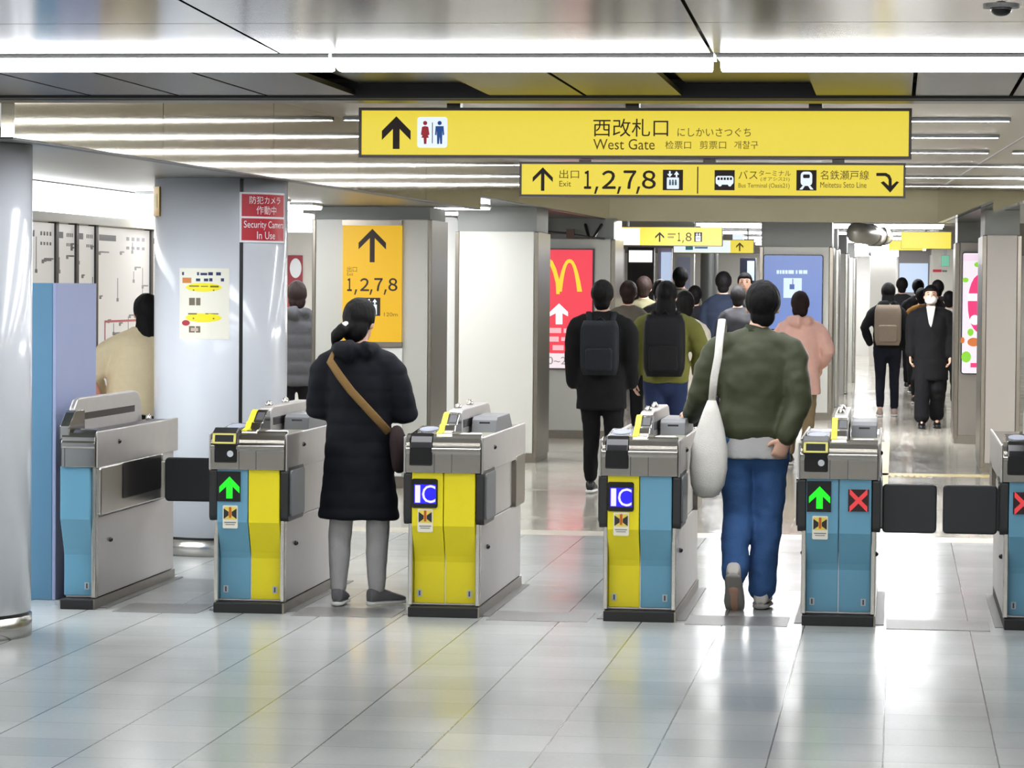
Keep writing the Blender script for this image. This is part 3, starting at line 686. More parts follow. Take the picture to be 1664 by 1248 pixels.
S.poly(m, [(1424, 281), (1440, 281), (1446, 284.5), (1449, 291), (1449, 305), (1444, 305), (1444, 292), (1442, 288), (1438, 286), (1424, 286)])
S.poly(m, [(1446.5, 313), (1431, 296.5), (1436, 294.5), (1446.5, 304), (1457, 294.5), (1461, 296)], k=.0004)
m.xf(inv).build('bent_arrow_symbol', INK, LOW)
for x in (950, 1152, 1362):
    a = S.r(x-10, 256.8, x+10, 266); MB().box(a[0], a[1], YS+.02, YS+.1, a[2]-.002, a[3]-.006).xf(inv).build('hanger', mat('bronze bracket', (92, 76, 72), .4), LOW)
# far hanging signs
Y2 = 36.0; S2 = Pix(Y2)
o, inv = hang_sign('hanging_sign', 'far hanging sign, half white and half yellow, reading 1,8', 979, 369, 1174, 399, Y2, fr=1.2)
m = MB(); S2.box(m, 980.5, 370.5, 1040, 397.8, .002); m.xf(inv).build('white_panel', SIGN_W, o)
m = MB(); S2.up(m, 1072, 377, 15, 393, 2.6); digits(S2, m, (('１', 1101, 1106), ('８', 1114, 1124)), 378, 392, (1110,), 395); m.xf(inv).build('lettering', INK, o)
m = MB(); S2.box(m, 1085, 379, 1098, 382); S2.box(m, 1085, 384, 1095, 387); S2.box(m, 983, 377, 991, 386, .0025); m.xf(inv).build('small_print', mat('mid ink', (150, 130, 60), .5), o)
lift_icon(S2, 1128, 377.5, 1141, 393, o, inv)
for x in (1020, 1130):
    a = S2.r(x-1.5, 365, x+1.5, 369.3); MB().box(a[0], a[1], Y2+.04, Y2+.07, a[2], 2.5).xf(inv).build('hanger', GREYM, o)
Y3 = 43.0; S3 = Pix(Y3)
o, inv = hang_sign('hanging_sign', 'farther hanging sign, long white part with a yellow arrow end', 1094, 390, 1225, 411, Y3, fr=.8)
m = MB(); S3.box(m, 1095, 391, 1187, 410, .002); m.xf(inv).build('white_panel', SIGN_W, o)
m = MB(); S3.up(m, 1202, 394, 12, 408, 2.4); m.xf(inv).build('arrow_symbol', INK_BROWN, o)
m = MB().use(mat('teal print', (70, 160, 170), .5)); S3.box(m, 1114, 400, 1126, 406, .0035); m.use(mat('pale blue print', (130, 170, 200), .5)); S3.box(m, 1129, 401, 1150, 404, .0035); m.xf(inv).build('small_print', None, o)
for x in (1110, 1215):
    a = S3.r(x-1.5, 380, x+1.5, 390.3); MB().box(a[0], a[1], Y3+.04, Y3+.07, a[2], 2.5).xf(inv).build('hanger', GREYM, o)
for (x0, y0, x1, y1, Y, lab) in ((1464, 377, 1546, 404, 41.5, 'blank yellow hanging sign back over the right passage, the nearer one'), (1444, 391, 1500, 407, 46, 'lower blank yellow hanging sign behind the nearer one on the right'), (1190, 375, 1208, 390, 47, 'small white and yellow box sign hanging behind the far signs')):
    o, inv = hang_sign('hanging_sign', lab, x0, y0, x1, y1, Y, fr=.6, face=SIGN_Y if x0 > 1200 else SIGN_W)
    a = Pix(Y).r((x0+x1)/2-2, y0-6, (x0+x1)/2+2, y0+.3); MB().box(a[0], a[1], Y+.04, Y+.08, a[2], 2.5).xf(inv).build('hanger', GREYM, o)
o, inv = hang_sign('exit_sign', 'small green sign high at the far end of the right passage', 1529, 415, 1543, 433, 50, fr=.6, face=mat('green sign face', (120, 190, 160), .4, emit=.6))
a = Pix(50).r(1534, 405, 1538, 415.3); MB().box(a[0], a[1], 50.04, 50.08, a[2], 2.5).xf(inv).build('hanger', GREYM, o)

# ------------------------------------------------------------------ square pillars
PIL = mat('light grey pillar panel', (188, 188, 180), .3, noise_amt=.02, noise_scale=3)
PILB = mat('warm grey pillar panel', (172, 166, 158), .32, noise_amt=.02, noise_scale=3)
DUCT = mat('grey ceiling duct', (116, 118, 114), .45, .3, noise_amt=.06)
def pillar(label, x0, x1, yt, Y, depth, ztop, m=PIL, side=None, edge=.035, topz=2.39):
    a, b = PX(x0, Y, 600), PX(x1, Y, 600); zt = PZ(yt, Y, (x0+x1)/2)
    o = thing('square_pillar', label, 'pillar', ((a+b)/2, Y+depth/2, 0)); w = (b-a)/2; d = depth/2
    bx(-w+edge, w-edge, -d, d, .09, zt).build('front_panel', m, o, bevel=.006)
    for s in (-1, 1):
        bx(s*w, s*(w-edge+.002), -d+.004, d-.004, .05, zt-.004).build('edge_trim', STEEL_DARK, o, bevel=.004)
    bx(-w+.01, w-.01, -d+.006, d-.01, 0, .09).build('base', STEEL_DARK, o)
    bx(-w+.02, w-.02, -d+.03, d-.03, zt, topz).build('pillar_top', DUCT, o)
    return o, w, d, zt
YA = 24.4
oA, w, d, zt = pillar('light grey square pillar carrying the tall yellow exit sign', 506, 700, 356, YA, .9, 2.28, edge=.03, topz=2.283)
cA = oA.location.copy(); SA = Pix(YA-.035)
o = thing('wall_sign', 'tall yellow exit sign with a big arrow on the grey pillar', 'sign', (cA.x, YA, 0)); inv = lambda v, c=Vector((cA.x, YA, 0)): v-c
a = SA.r(556, 366, 653, 556); MB().box(a[0], a[1], YA-.035, YA-.002, a[2], a[3]).xf(inv).build('sign_face', SIGN_Y2, o)
m = MB(); SA.box(m, 556, 358, 653, 366, -.033, .0) if False else None
for (q0, q1, q2, q3) in ((556, 358, 653, 366), (556, 556, 653, 563)):
    a = SA.r(q0, q1, q2, q3); MB().box(a[0], a[1], YA-.037, YA-.002, a[2], a[3]).xf(inv).build('sign_rail', STEEL_DARK, o)
m = MB(); SA.up(m, 605, 372, 45, 426, 8); digits(SA, m, (('１', 564, 572), ('２', 585, 600), ('７', 608, 622), ('８', 631, 646)), 452, 473, (578, 603, 626), 479); m.xf(inv).build('lettering', INK, o)
m = MB(); SA.text(m, '出口', 564, 433, 580, 442); SA.text(m, 'Exit', 564, 443, 574, 448); SA.text(m, '120m', 624, 508, 646, 514); m.xf(inv).build('lettering', INK_BROWN, o)
lift_icon(SA, 590, 484, 618, 513, o, inv)
o = thing('white_panel_board', 'white board under the yellow exit sign on the grey pillar', 'board', (cA.x, YA, 0)); a = SA.r(556, 566, 653, 760)
MB().box(a[0], a[1], YA-.02, YA-.002, .1, a[3]).xf(inv).build('board', mat('white board', (222, 222, 218), .3), o)
o['label'] = 'white board under the yellow exit sign on the grey pillar'
YB = 28.2
oB, w, d, ztB = pillar('wide blank grey pillar right of the yellow exit sign', 738, 873, 376, YB, 1.0, 2.4, edge=.04)
a, b = PX(706, YB+.1, 600), PX(740, YB+.1, 600)
o = thing('side_screen', 'narrow light grey screen panel beside the blank grey pillar', 'panel', ((a+b)/2, YB+.3, 0)); w = (b-a)/2
MB().prism_xz(rrect(-w, w-.005, 0, PZ(352, YB, 720), .05), -.06, .06).build('panel', mat('pale grey screen panel', (196, 196, 190), .2), o)
a = Pix(YB+.23).r(701, 402, 715, 575); c = o.location
MB().box(a[0]-c.x, a[1]-c.x, -.075, -.061, a[2], a[3]).build('glass_strip', mat('pale blue lit strip', (206, 228, 236), .2, emit=.75), o)
bx(a[0]-c.x, a[1]-c.x, -.075, .05, 0, a[2]).build('lower_trim', STEEL_DARK, o)
YC = 32.8
oC, w, d, ztC = pillar('square pillar carrying the red advertising screen', 876, 998, 388, YC, 1.0, 2.4, edge=.05)
# red advert
SC_ = Pix(YC-.04)
o = thing('advert_screen', 'lit red advert with a golden letter M and white arrow', 'advert', (PX(925, YC, 500), YC, 0)); inv = lambda v, c=o.location.copy(): v-c
a = SC_.r(886, 404, 966, 600); MB().box(a[0], a[1], YC-.04, YC-.001, a[2], a[3]).xf(inv).build('screen_case', mat('dark purple case', (52, 26, 44), .3), o)
m = MB().use(mat('lit red advert', (246, 66, 84), .4, emit=.85)); SC_.box(m, 887.5, 406, 963, 574, .002); m.use(mat('lit white advert', (246, 232, 236), .4, emit=.85)); SC_.box(m, 887.5, 574, 963, 598, .002); m.xf(inv).build('screen', None, o)
m = MB(); EM = mat('lit gold advert', (250, 214, 50), .4, emit=.9)
arc = []
def arch(cx, w_, t):
    out = []; inn = []
    for i in range(13):
        u = i/12; x = cx-w_+2*w_*u; k = 1-abs(2*u-1)**2.3
        out.append((x, 474-53*k)); 
    for i in range(13):
        u = i/12; w2 = w_-t; x = cx-w2+2*w2*u; k = 1-abs(2*u-1)**2.3
        inn.append((x, 474-(53-t*.75)*k))
    for i in range(12):
        SC_.poly(m, [out[i], out[i+1], inn[i+1], inn[i]], .0012, .002)
arch(896.5, 14.5, 6.5) if False else None
for (cx, sgn) in ((925.5, 0),):
    arch(cx, 20.5, 8)
half = [(889, 426), (893, 421)]
pts_o = [(887.8, 419.5), (892, 419.5), (898, 424), (904, 437), (909, 455), (909.5, 478)]; pts_i = [(887.8, 426), (890, 426), (894, 431), (899, 444), (903, 460), (904, 478)]
for i in range(5): SC_.poly(m, [pts_o[i], pts_o[i+1], pts_i[i+1], pts_i[i]], .0014, .002)
m.xf(inv).build('letter_mark', EM, o)
m = MB(); SC_.poly(m, [(908.5, 493), (923, 507), (923, 514), (914, 509), (914, 527), (903, 527), (903, 509), (893.5, 514), (893.5, 507)], .0012, .002); m.xf(inv).build('white_arrow', mat('lit white mark', (255, 250, 250), .4, emit=1.0), o)
m = MB().use(mat('lit pink print', (255, 190, 196), .4, emit=.85))
for (x0, y0, x1, y1) in ((889, 533, 912, 541), (916, 534, 930, 541), (889, 547, 908, 555), (912, 548, 926, 554), (898, 561, 916, 569)): SC_.box(m, x0, y0, x1, y1, .001, .002)
m.use(mat('grey print', (176, 168, 172), .5)); SC_.text(m, '0~24', 890, 580, 930, 592, .0032); m.xf(inv).build('small_print', None, o)
# bluish light strips standing left of the red advert
a = Pix(31.5).r(876, 402, 886, 610)
o = thing('edge_sign', 'narrow tall white and blue edge-lit sign left of the red advert', 'sign', ((a[0]+a[1])/2, 31.55, 0)); w = (a[1]-a[0])/2
bx(-w, w, -.03, .03, 0, a[3]).build('post', mat('pale grey post', (190, 190, 186), .35), o)
b = Pix(31.5).r(877, 504, 885, 552); bx(-w+.004, w-.004, -.034, -.03, b[2], b[3]).build('blue_strip', mat('lit blue strip', (190, 204, 255), .4, emit=.8), o)
b = Pix(31.5).r(877, 440, 885, 500); bx(-w+.004, w-.004, -.034, -.03, b[2], b[3]).build('grey_strip', mat('lilac strip', (150, 150, 176), .4), o)
# pillar with the blue screen
YD = 38.4
oD, w, d, ztD = pillar('square pillar carrying the blue screen in the middle of the concourse', 1232, 1352, 401, YD, 1.2, 2.5, edge=.05, topz=2.497)
SD = Pix(YD-.05)
def screen(label, x0, y0, x1, y1, Y, col, em, name='display_screen', prt=None):
    S_ = Pix(Y-.05); a = S_.r(x0, y0, x1, y1)
    o = thing(name, label, 'screen', ((a[0]+a[1])/2, Y, 0)); c = o.location.copy(); inv = lambda v: v-c
    MB().prism_xz(rrect(a[0], a[1], a[2], a[3], .03), Y-.05, Y-.001).xf(inv).build('screen_case', mat('navy black case', (18, 20, 40), .25), o, bevel=.004)
    m = MB(); S_.rr(m, x0+1.6, y0+1.6, x1-1.6, y1-1.6, .02, .002); m.xf(inv).build('screen', mat(name+label[:14], col, .3, emit=em), o)
    if prt:
        m = MB(); prt(m, S_); m.xf(inv).build('screen_graphics', None, o)
    return o
def prt_d(m, S_):
    m.use(mat('lit pale blue', (206, 226, 255), .4, emit=.9)); S_.box(m, 1273, 452, 1303, 484, .001, .002)
    m.use(mat('lit deep blue', (60, 92, 170), .4, emit=.7)); S_.box(m, 1283, 462, 1291, 470, .001, .003); S_.box(m, 1287.5, 453, 1289, 462, .001, .003)
    m.use(mat('lit pale blue', (206, 226, 255), .4, emit=.9))
    for x0, x1 in ((1262, 1266), (1267, 1270), (1271, 1275), (1276, 1280), (1281, 1290), (1293, 1296), (1298, 1304), (1305, 1312)): S_.box(m, x0, 439, x1, 445, .001, .002)
screen('blue lit screen with a small white door picture on the middle pillar', 1239, 414, 1338, 536, YD, (106, 132, 196), .8, prt=prt_d)
for k, (Y, xo) in enumerate(((43, 0), (48.5, .0), (54.5, .0))):
    X0 = oD.location.x; 
    o = thing('square_pillar', 'steel edged pillar, %s in the line behind the blue screen pillar' % ('first', 'second', 'third')[k], 'pillar', (X0+.02*k, Y, 0))
    w = .46+.02*k
    bx(-w+.05, w-.05, -.55, .55, 0, 2.2).build('front_panel', PIL, o); 
    for s in (-1, 1): bx(s*w, s*(w-.052), -.5, .5, 0, 2.2).build('edge_trim', STEEL, o, bevel=.01)
    bx(-w+.03, w-.03, -.5, .5, 2.2, 2.497).build('pillar_top', DUCT, o)
# right side pillars
YE = 27.7
a, b = PX(1594, YE, 600), PX(1656, YE, 600)
oE, w, d, ztE = pillar('grey steel edged pillar nearest on the right, behind the rightmost gate', 1594, 1658, 382, YE, 1.5, 2.37, m=PILB, edge=.04, topz=2.368)
YF = 33.0
oF, w, d, ztF = pillar('grey pillar with the pink advert, behind the nearest right pillar', 1550, 1650, 394, YF, 1.2, 2.37, m=PILB, edge=.05)
def prt_f(m, S_):
    m.use(mat('lit hot pink', (246, 60, 130), .4, emit=.85))
    S_.disc(m, 1592, 493, 20, 47, .001, .002); S_.box(m, 1577, 590, 1592, 597, .001, .002)
    m.use(mat('lit white mark', (255, 250, 250), .4, emit=1.0)); S_.box(m, 1573, 477, 1588, 489, .001, .003); S_.disc(m, 1584, 520, 8, 8, .001, .003)
    m.use(mat('lit lime', (150, 226, 60), .4, emit=.8)); S_.disc(m, 1570, 580, 8, 9, .001, .002); S_.disc(m, 1577, 540, 5, 6, .001, .003); S_.disc(m, 1569, 455, 5, 4, .001, .002); S_.disc(m, 1588, 430, 5, 4, .001, .002)
    m.use(mat('lit orange', (236, 130, 60), .4, emit=.7)); S_.disc(m, 1582, 556, 10, 7, .001, .004); S_.disc(m, 1564, 553, 3.5, 5, .001, .002)
    m.use(mat('lit pale pink', (252, 226, 244), .4, emit=.85)); S_.box(m, 1565, 414, 1590, 424, .001, .002)
screen('white and pink lit advert on the right hand pillar', 1561, 410, 1612, 608, YF, (250, 240, 250), .85, name='advert_screen', prt=prt_f)

# ------------------------------------------------------------------ far end of the concourse
def fbox(name, label, cat, x0, y0, x1, y1, Y, m, depth=.3, floor_=True, z1=None):
    a = Pix(Y).r(x0, y0, x1, y1); o = thing(name, label, cat, ((a[0]+a[1])/2, Y+depth/2, 0)); w = (a[1]-a[0])/2
    return o, w, a, depth/2
def fpanel(name, label, cat, x0, y0, x1, y1, Y, m, depth=.3, part='panel', extra=None, zb=None):
    a = Pix(Y).r(x0, y0, x1, y1); w = (a[1]-a[0])/2
    o = thing(name, label, cat, ((a[0]+a[1])/2, Y+depth/2, 0))
    bx(-w, w, -depth/2, depth/2, 0 if zb is None else zb, a[3]).build(part, m, o, bevel=.01)
    if extra:
        for (n, q0, q1, q2, q3, mm) in extra:
            e = Pix(Y).r(q0, q1, q2, q3); bx(e[0]-o.location.x, e[1]-o.location.x, -depth/2-.02, -depth/2, e[2], e[3]).build(n, mm, o)
    return o
LITW = mat('lit white panel', (250, 252, 255), .4, emit=1.1); LITB = mat('lit blue white panel', (196, 214, 240), .4, emit=.85)
DKP = mat('dark shop panel', (44, 42, 42), .35); GCOL = mat('mid grey far column', (132, 134, 134), .3, .4)
fpanel('shop_front', 'dark shop front with a glowing white sign at the far end', 'shop', 1019, 402, 1063, 500, 62, DKP, extra=[('lit_sign', 1022, 407, 1060, 426, LITW)])
fpanel('shop_front', 'narrow dark doorway left of the glowing white shop sign', 'shop', 996, 404, 1013, 500, 60, mat('dark brown panel', (52, 30, 28), .4))
fpanel('advert_screen', 'pale blue lit poster right of the dark shop front', 'advert', 1068, 403, 1092, 500, 60, mat('lilac frame', (216, 206, 232), .4), depth=.2, extra=[('screen', 1074, 410, 1091, 470, LITB)])
fpanel('cabinet', 'white cabinet with a lilac panel at the far end', 'cabinet', 1096, 412, 1128, 560, 59, mat('white cabinet', (208, 208, 204), .35), extra=[('panel_insert', 1100, 418, 1122, 480, mat('lilac insert', (170, 176, 206), .4))])
a = Pix(52).r(1138, 405, 1166, 560)
o = thing('round_column', 'grey round column at the far end of the concourse', 'column', ((a[0]+a[1])/2, 52, 0)); MB().cyl((0, 0), .15, 0, 2.498, 32).build('shaft', GCOL, o, smooth=False)
MB().cyl((0, 0), .158, 0, .12, 32).build('base_ring', STEEL, o)
fpanel('display_screen', 'small dark framed blue screen left of the middle pillar', 'screen', 1202, 419, 1228, 470, 50, mat('navy black case', (18, 20, 40), .25), depth=.15, extra=[('screen', 1214, 424, 1226, 456, LITB)])
fpanel('wall_unit', 'white door panel left of the right passage screen', 'panel', 1412, 388, 1457, 560, 66, mat('white door panel', (220, 218, 210), .35), extra=[('handle_strip', 1411, 400, 1416, 416, DKP)])
fpanel('display_screen', 'bright white blue screen on a grey panel down the right passage', 'screen', 1458, 393, 1511, 560, 65, mat('grey screen panel', (134, 130, 130), .4), extra=[('screen', 1461, 428, 1508, 475, LITB)])
fpanel('notice_board', 'white notice panel with a red line at the far right', 'board', 1512, 400, 1550, 560, 65, mat('white notice panel', (226, 224, 214), .4), extra=[('red_print', 1516, 438, 1530, 442, RED), ('grey_print', 1531, 439, 1539, 442, GREYM)])
# ducts and pipes under the ceiling
m = MB(); DU = mat('pale duct', (170, 168, 160), .35, .4)
a = P(1405, 388, 40); b = P(1462, 386, 44)
o = thing('air_duct', 'pale curved air duct under the far ceiling on the right', 'duct', (0, 0, 0))
MB().tube([(a.x-.1, 38.6, 2.36), (a.x+.05, 38.9, 2.34), (a.x+.16, 39.8, 2.34), (a.x+.24, 41.0, 2.36)], [.13]*4, 18).build('duct', DU, o, smooth=True)
for t in (.1, .5): MB().tube([(a.x+.06+.2*t, 39.0+1.6*t, 2.341), (a.x+.075+.2*t, 39.1+1.6*t, 2.341)], [.14, .14], 18).build('duct_ring', STEEL_DARK, o)
o = thing('pipe_rail', 'dark pipe with clamps along the top of the red advert pillar', 'pipe', (0, 0, 0))
pa, pb = P(868, 375, 32.6), P(982, 388, 32.6)
MB().tube([tuple(pa), tuple(P(920, 379, 32.6)), tuple(P(955, 385, 32.6)), tuple(pb)], [.012]*4, 8).build('pipe', GREYD, o)
for x, y in ((883, 374), (927, 381)):
    q = P(x, y, 32.6); bx(q.x-.04, q.x+.04, 32.55, 32.66, q.z-.04, q.z+.06).build('clamp', mat('rust clamp', (90, 66, 58), .6), o)
for x0, x1 in ((957, 950), (965, 981)):
    MB().tube([tuple(P(x0, 386, 32.6)), tuple(P(x1, 360, 32.9))], [.018, .018], 8).build('strut', DKP, o)
o = thing('down_pipe', 'dark bent pipe hanging under the bronze beam at the far left', 'pipe', (PX(15, 13.05, 190), 13.05, 2.43))
MB().tube([(0, 0, .2), (0, 0, -.06), (-.01, 0, -.1), (-.04, -.0, -.125), (-.09, 0, -.13)], [.02, .02, .021, .021, .02], 12).build('pipe', mat('dark pipe', (60, 54, 46), .4, .5), o, smooth=True)
MB().tube([(0, 0, -.035), (0, 0, -.06)], [.027, .027], 12).build('collar', STEEL_DARK, o)
# smoke detector on the near ceiling
q = PF(1627, 6, ZC); o = thing('smoke_detector', 'small dark dome detector on the ceiling at the top right', 'detector', (q.x, q.y, ZC))
MB().cyl((0, 0), .05, -.012, 0, 24).build('base', GREYM, o); MB().ell((0, 0, -.014), (.03, .03, .022), 18, 10).build('dome', BLACKG, o, smooth=True)

# ------------------------------------------------------------------ fare map wall and things on the left
XM = -5.3
MAPW = mat('white fare map with added glow', (226, 224, 220), .3, emit=.55)  # glow added to lift map sheets that came out too dark
struct(bx(XM-.14, XM-.02, 17.4, 22.9, 0, 2.28).build('wall_left', mat('grey map wall', (170, 168, 164), .4)))
def on_wall(x): return (XM-CC.x)/((P(x, 400, 10).x-CC.x)/10)     # depth at which the wall appears at photo column x
ys = [on_wall(v) for v in (30, 85, 118, 150, 240, 285)]
o = thing('light_box', 'long white light box above the fare maps', 'light box', (XM, 20.1, 0))
bx(-.02, .06, -2.2, 2.6, 2.085, 2.27).build('diffuser', mat('lit white light box', (240, 244, 246), .4, emit=4.0), o, bevel=.01)
bx(-.02, .075, -2.2, 2.6, 2.03, 2.085).build('lower_rail', mat('beige rail', (190, 184, 164), .4), o)
rnd = random.Random(3)
names_ = ['route list panel at the left end of the fare maps', 'narrow fare map with a red loop line', 'narrow fare map with a black rule', 'widest fare map panel, showing the branching line map', 'fare map panel partly behind the round column']
for k in range(5):
    y0, y1 = ys[k], ys[k+1]; yc = (y0+y1)/2; w = (y1-y0)/2-.03
    o = thing('fare_map', names_[k], 'fare map', (XM, yc, 0), 0, 'fare map panels')
    bx(-.02, .02, -w, w, .95, 2.02).build('map_sheet', MAPW, o)
    for s in (-1, 1): bx(-.02, .035, s*w, s*(w+.028), .9, 2.03).build('frame_bar', DKP, o)
    m = MB(); gl = lambda a, b, c, d: m.box(.02, .0215, w*a*-1, w*b*-1, c, d)
    m.use(GREYD)
    G2 = mat('grey map print', (120, 116, 116), .5); R2_ = mat('dull red map print', (172, 84, 88), .5)
    m.box(.02, .0216, -w*.9, -w*.3, 1.93, 1.97)
    m.use(G2)
    n = 26 if k == 3 else 9
    for i in range(n):
        yy = rnd.uniform(-w*.9, w*.9); zz = rnd.uniform(1.0, 1.9); 
        if rnd.random() < .5: m.box(.02, .0215, yy, yy+.012, zz, min(1.93, zz+rnd.uniform(.05, .3)))
        else: m.box(.02, .0215, yy, min(w*.95, yy+rnd.uniform(.05, .25)), zz, zz+.01)
        m.box(.02, .0216, yy-.02, min(w*.96, yy+.03), zz-.015, zz+.008)
    for i in range(4): m.box(.02, .0215, w*(.1+.2*i), w*(.2+.2*i), 1.94, 1.965); m.box(.02, .0215, w*(.1+.2*i), w*(.2+.2*i), 1.88, 1.9)
    m.use(R2_)
    if k in (1, 3, 2): m.box(.02, .022, -w*.7, w*.6, 1.38, 1.395); m.box(.02, .022, -w*.7, -w*.7+.02, 1.2, 1.38); m.box(.02, .022, -w*.6, w*.8, 1.2, 1.212)
    m.build('map_print', None, o)
# things seen between the round column and the yellow sign pillar
struct(bx(-8.1, -4.7, 30.4, 30.5, 0, 2.38).build('wall_back', WALLB))
a = Pix(26.5).r(440, 347, 503, 377)
o = thing('light_box', 'white hanging light box between the round column and the grey pillar', 'light box', ((a[0]+a[1])/2, 26.5, 0)); w = (a[1]-a[0])/2
bx(-w, w, 0, .25, a[2], a[3]).build('diffuser', LITW, o, bevel=.01)
bx(-w*.5, w*.5, .08, .16, a[3], 2.386).build('hanger', GREYM, o)
a = Pix(30.4).r(466, 415, 492, 500)
o = thing('wall_poster', 'dark red poster with a white oval left of the grey pillar', 'poster', ((a[0]+a[1])/2, 30.4, 0)); w = (a[1]-a[0])/2
bx(-w, w, -.02, -.001, a[2], a[3]).build('sheet', mat('dark red poster', (150, 44, 56), .5), o)
m = MB().disc_y(w*.15, -.023, -.02, a[3]-.13, .06, 24, .1); m.build('white_oval', PRINTW, o)
m = MB(); m.box(-w*.7, w*.5, -.023, -.02, a[2]+.2, a[2]+.23); m.box(-w*.7, w*.7, -.023, -.02, a[2]+.14, a[2]+.17); m.build('poster_print', mat('pale pink print', (220, 170, 170), .5), o)
#@@PART4
# ------------------------------------------------------------------ people
SKIN = mat('skin', (214, 170, 146), .5, noise_amt=.04, noise_scale=20)
HAIR = mat('black hair', (13, 11, 12), .62, noise_amt=.25, noise_scale=60, stretch=(1, 1, .15), bump=.3, bump_scale=90, spec=.15)
HAIRB = mat('dark brown hair', (34, 23, 20), .62, noise_amt=.25, noise_scale=60, stretch=(1, 1, .15), bump=.3, bump_scale=90, spec=.15)
SOLE = mat('white shoe sole', (226, 226, 222), .5)
def fabric(name, rgb, rough=.85, b=.25): return mat(name, rgb, rough, bump=b, bump_scale=180, noise_amt=.07, noise_scale=25, spec=.25)
def folds(amp, fx=7., fz=7., seed=0.):
    return lambda c, n: amp*(noise.noise(Vector((c.x*fx+seed, c.y*fx, c.z*fz)))+.5*noise.noise(Vector((c.x*fx*2.3, c.y*fx*2.3+seed, c.z*fz*2.1))))
def quilt(amp, pitch, z0=0.): 
    fo = folds(.006, 9, 9)
    return lambda c, n: amp*(abs(math.sin(math.pi*(c.z-z0)/pitch))**.5-.5)+fo(c, n)
J0 = dict(hip=.09, hz=.87, kL=(-.095, .02, .47), kR=(.095, .02, .47), aL=(-.095, -.01, .085), aR=(.095, -.01, .085),
          tL=(-.1, .15, .025), tR=(.1, .15, .025), shw=.165, shz=1.315, eL=(-.215, -.03, 1.07), eR=(.215, -.03, 1.07),
          wL=(-.225, .05, .85), wR=(.225, .05, .85), hdL=(0, .15, -1), hdR=(0, .15, -1), lean=(0, 0), head=(0, 0), turn=0., nod=0.)
def hand(m, w, d, n, sgn, k=1.0, curl=.5):
    # palm, four jointed fingers of unequal length and a thumb leaving the side of the palm near its base
    d = Vector(d).normalized(); n = Vector(n); n = (n-d*n.dot(d)).normalized(); s = d.cross(n).normalized()*sgn
    w = Vector(w)
    m.tube([w-d*.02*k, w+d*.025*k, w+d*.06*k, w+d*.088*k], [(.026*k, .019*k), (.036*k, .016*k), (.041*k, .015*k), (.037*k, .012*k)], 12, side=s)
    for i, (o, l) in enumerate(((.029, .068), (.0095, .078), (-.0105, .072), (-.030, .056))):
        p = w+d*(.082-.003*abs(i-1.3))*k+s*o*k; c = curl*(.8+.12*i); a = 0; pts = [p-d*.012*k, p]
        for seg in (.45, .32, .25):
            a += c*(.7 if seg == .45 else 1.); pts.append(pts[-1]+(d*math.cos(a)+n*math.sin(a))*l*seg*k)
        m.tube(pts, [.0092*k, .0092*k, .0086*k, .008*k, .0068*k], 10)
    p = w+d*.018*k+s*.028*k; q = p+(d*.62+s*.7+n*.25).normalized()*.036*k; r = q+(d*.85+s*.3+n*.4).normalized()*.032*k; t = r+(d*.9+n*.45).normalized()*.024*k
    m.tube([p, q, r, t], [.0125*k, .0115*k, .0098*k, .008*k], 10)
def shoe(o, heel, toe, up, mup, msole, k=1.0):
    heel, toe = Vector(heel), Vector(toe); d = (toe-heel); L = d.length; d.normalize(); u = Vector(up); u = (u-d*u.dot(d)).normalized(); s = d.cross(u)
    def ring(t, w, h0, h1, n=14):
        c = heel+d*t*L; out = []
        for i in range(n):
            a = 2*math.pi*i/n; ca, sa = math.cos(a), math.sin(a)
            out.append(c+s*(w*(abs(ca)**.7)*(1 if ca > 0 else -1))+u*((h0+h1)/2+(h1-h0)/2*(abs(sa)**.8)*(1 if sa > 0 else -1)))
        return out
    a = MB().loft([ring(t, w*k, .014*k, h*k) for t, w, h in ((0, .018, .05), (.03, .03, .085), (.15, .036, .098), (.33, .037, .09), (.5, .04, .072), (.7, .045, .055), (.88, .04, .042), (.97, .024, .034), (1, .012, .026))]).build('shoe', mup, o, smooth=True)
    MB().loft([ring(t, w*k, -.004*k, .018*k) for t, w in ((-.01, .018), (.03, .034), (.15, .039), (.33, .038), (.5, .041), (.7, .048), (.88, .043), (.98, .026), (1.02, .012))]).build('sole', msole, a, smooth=True)
    return a
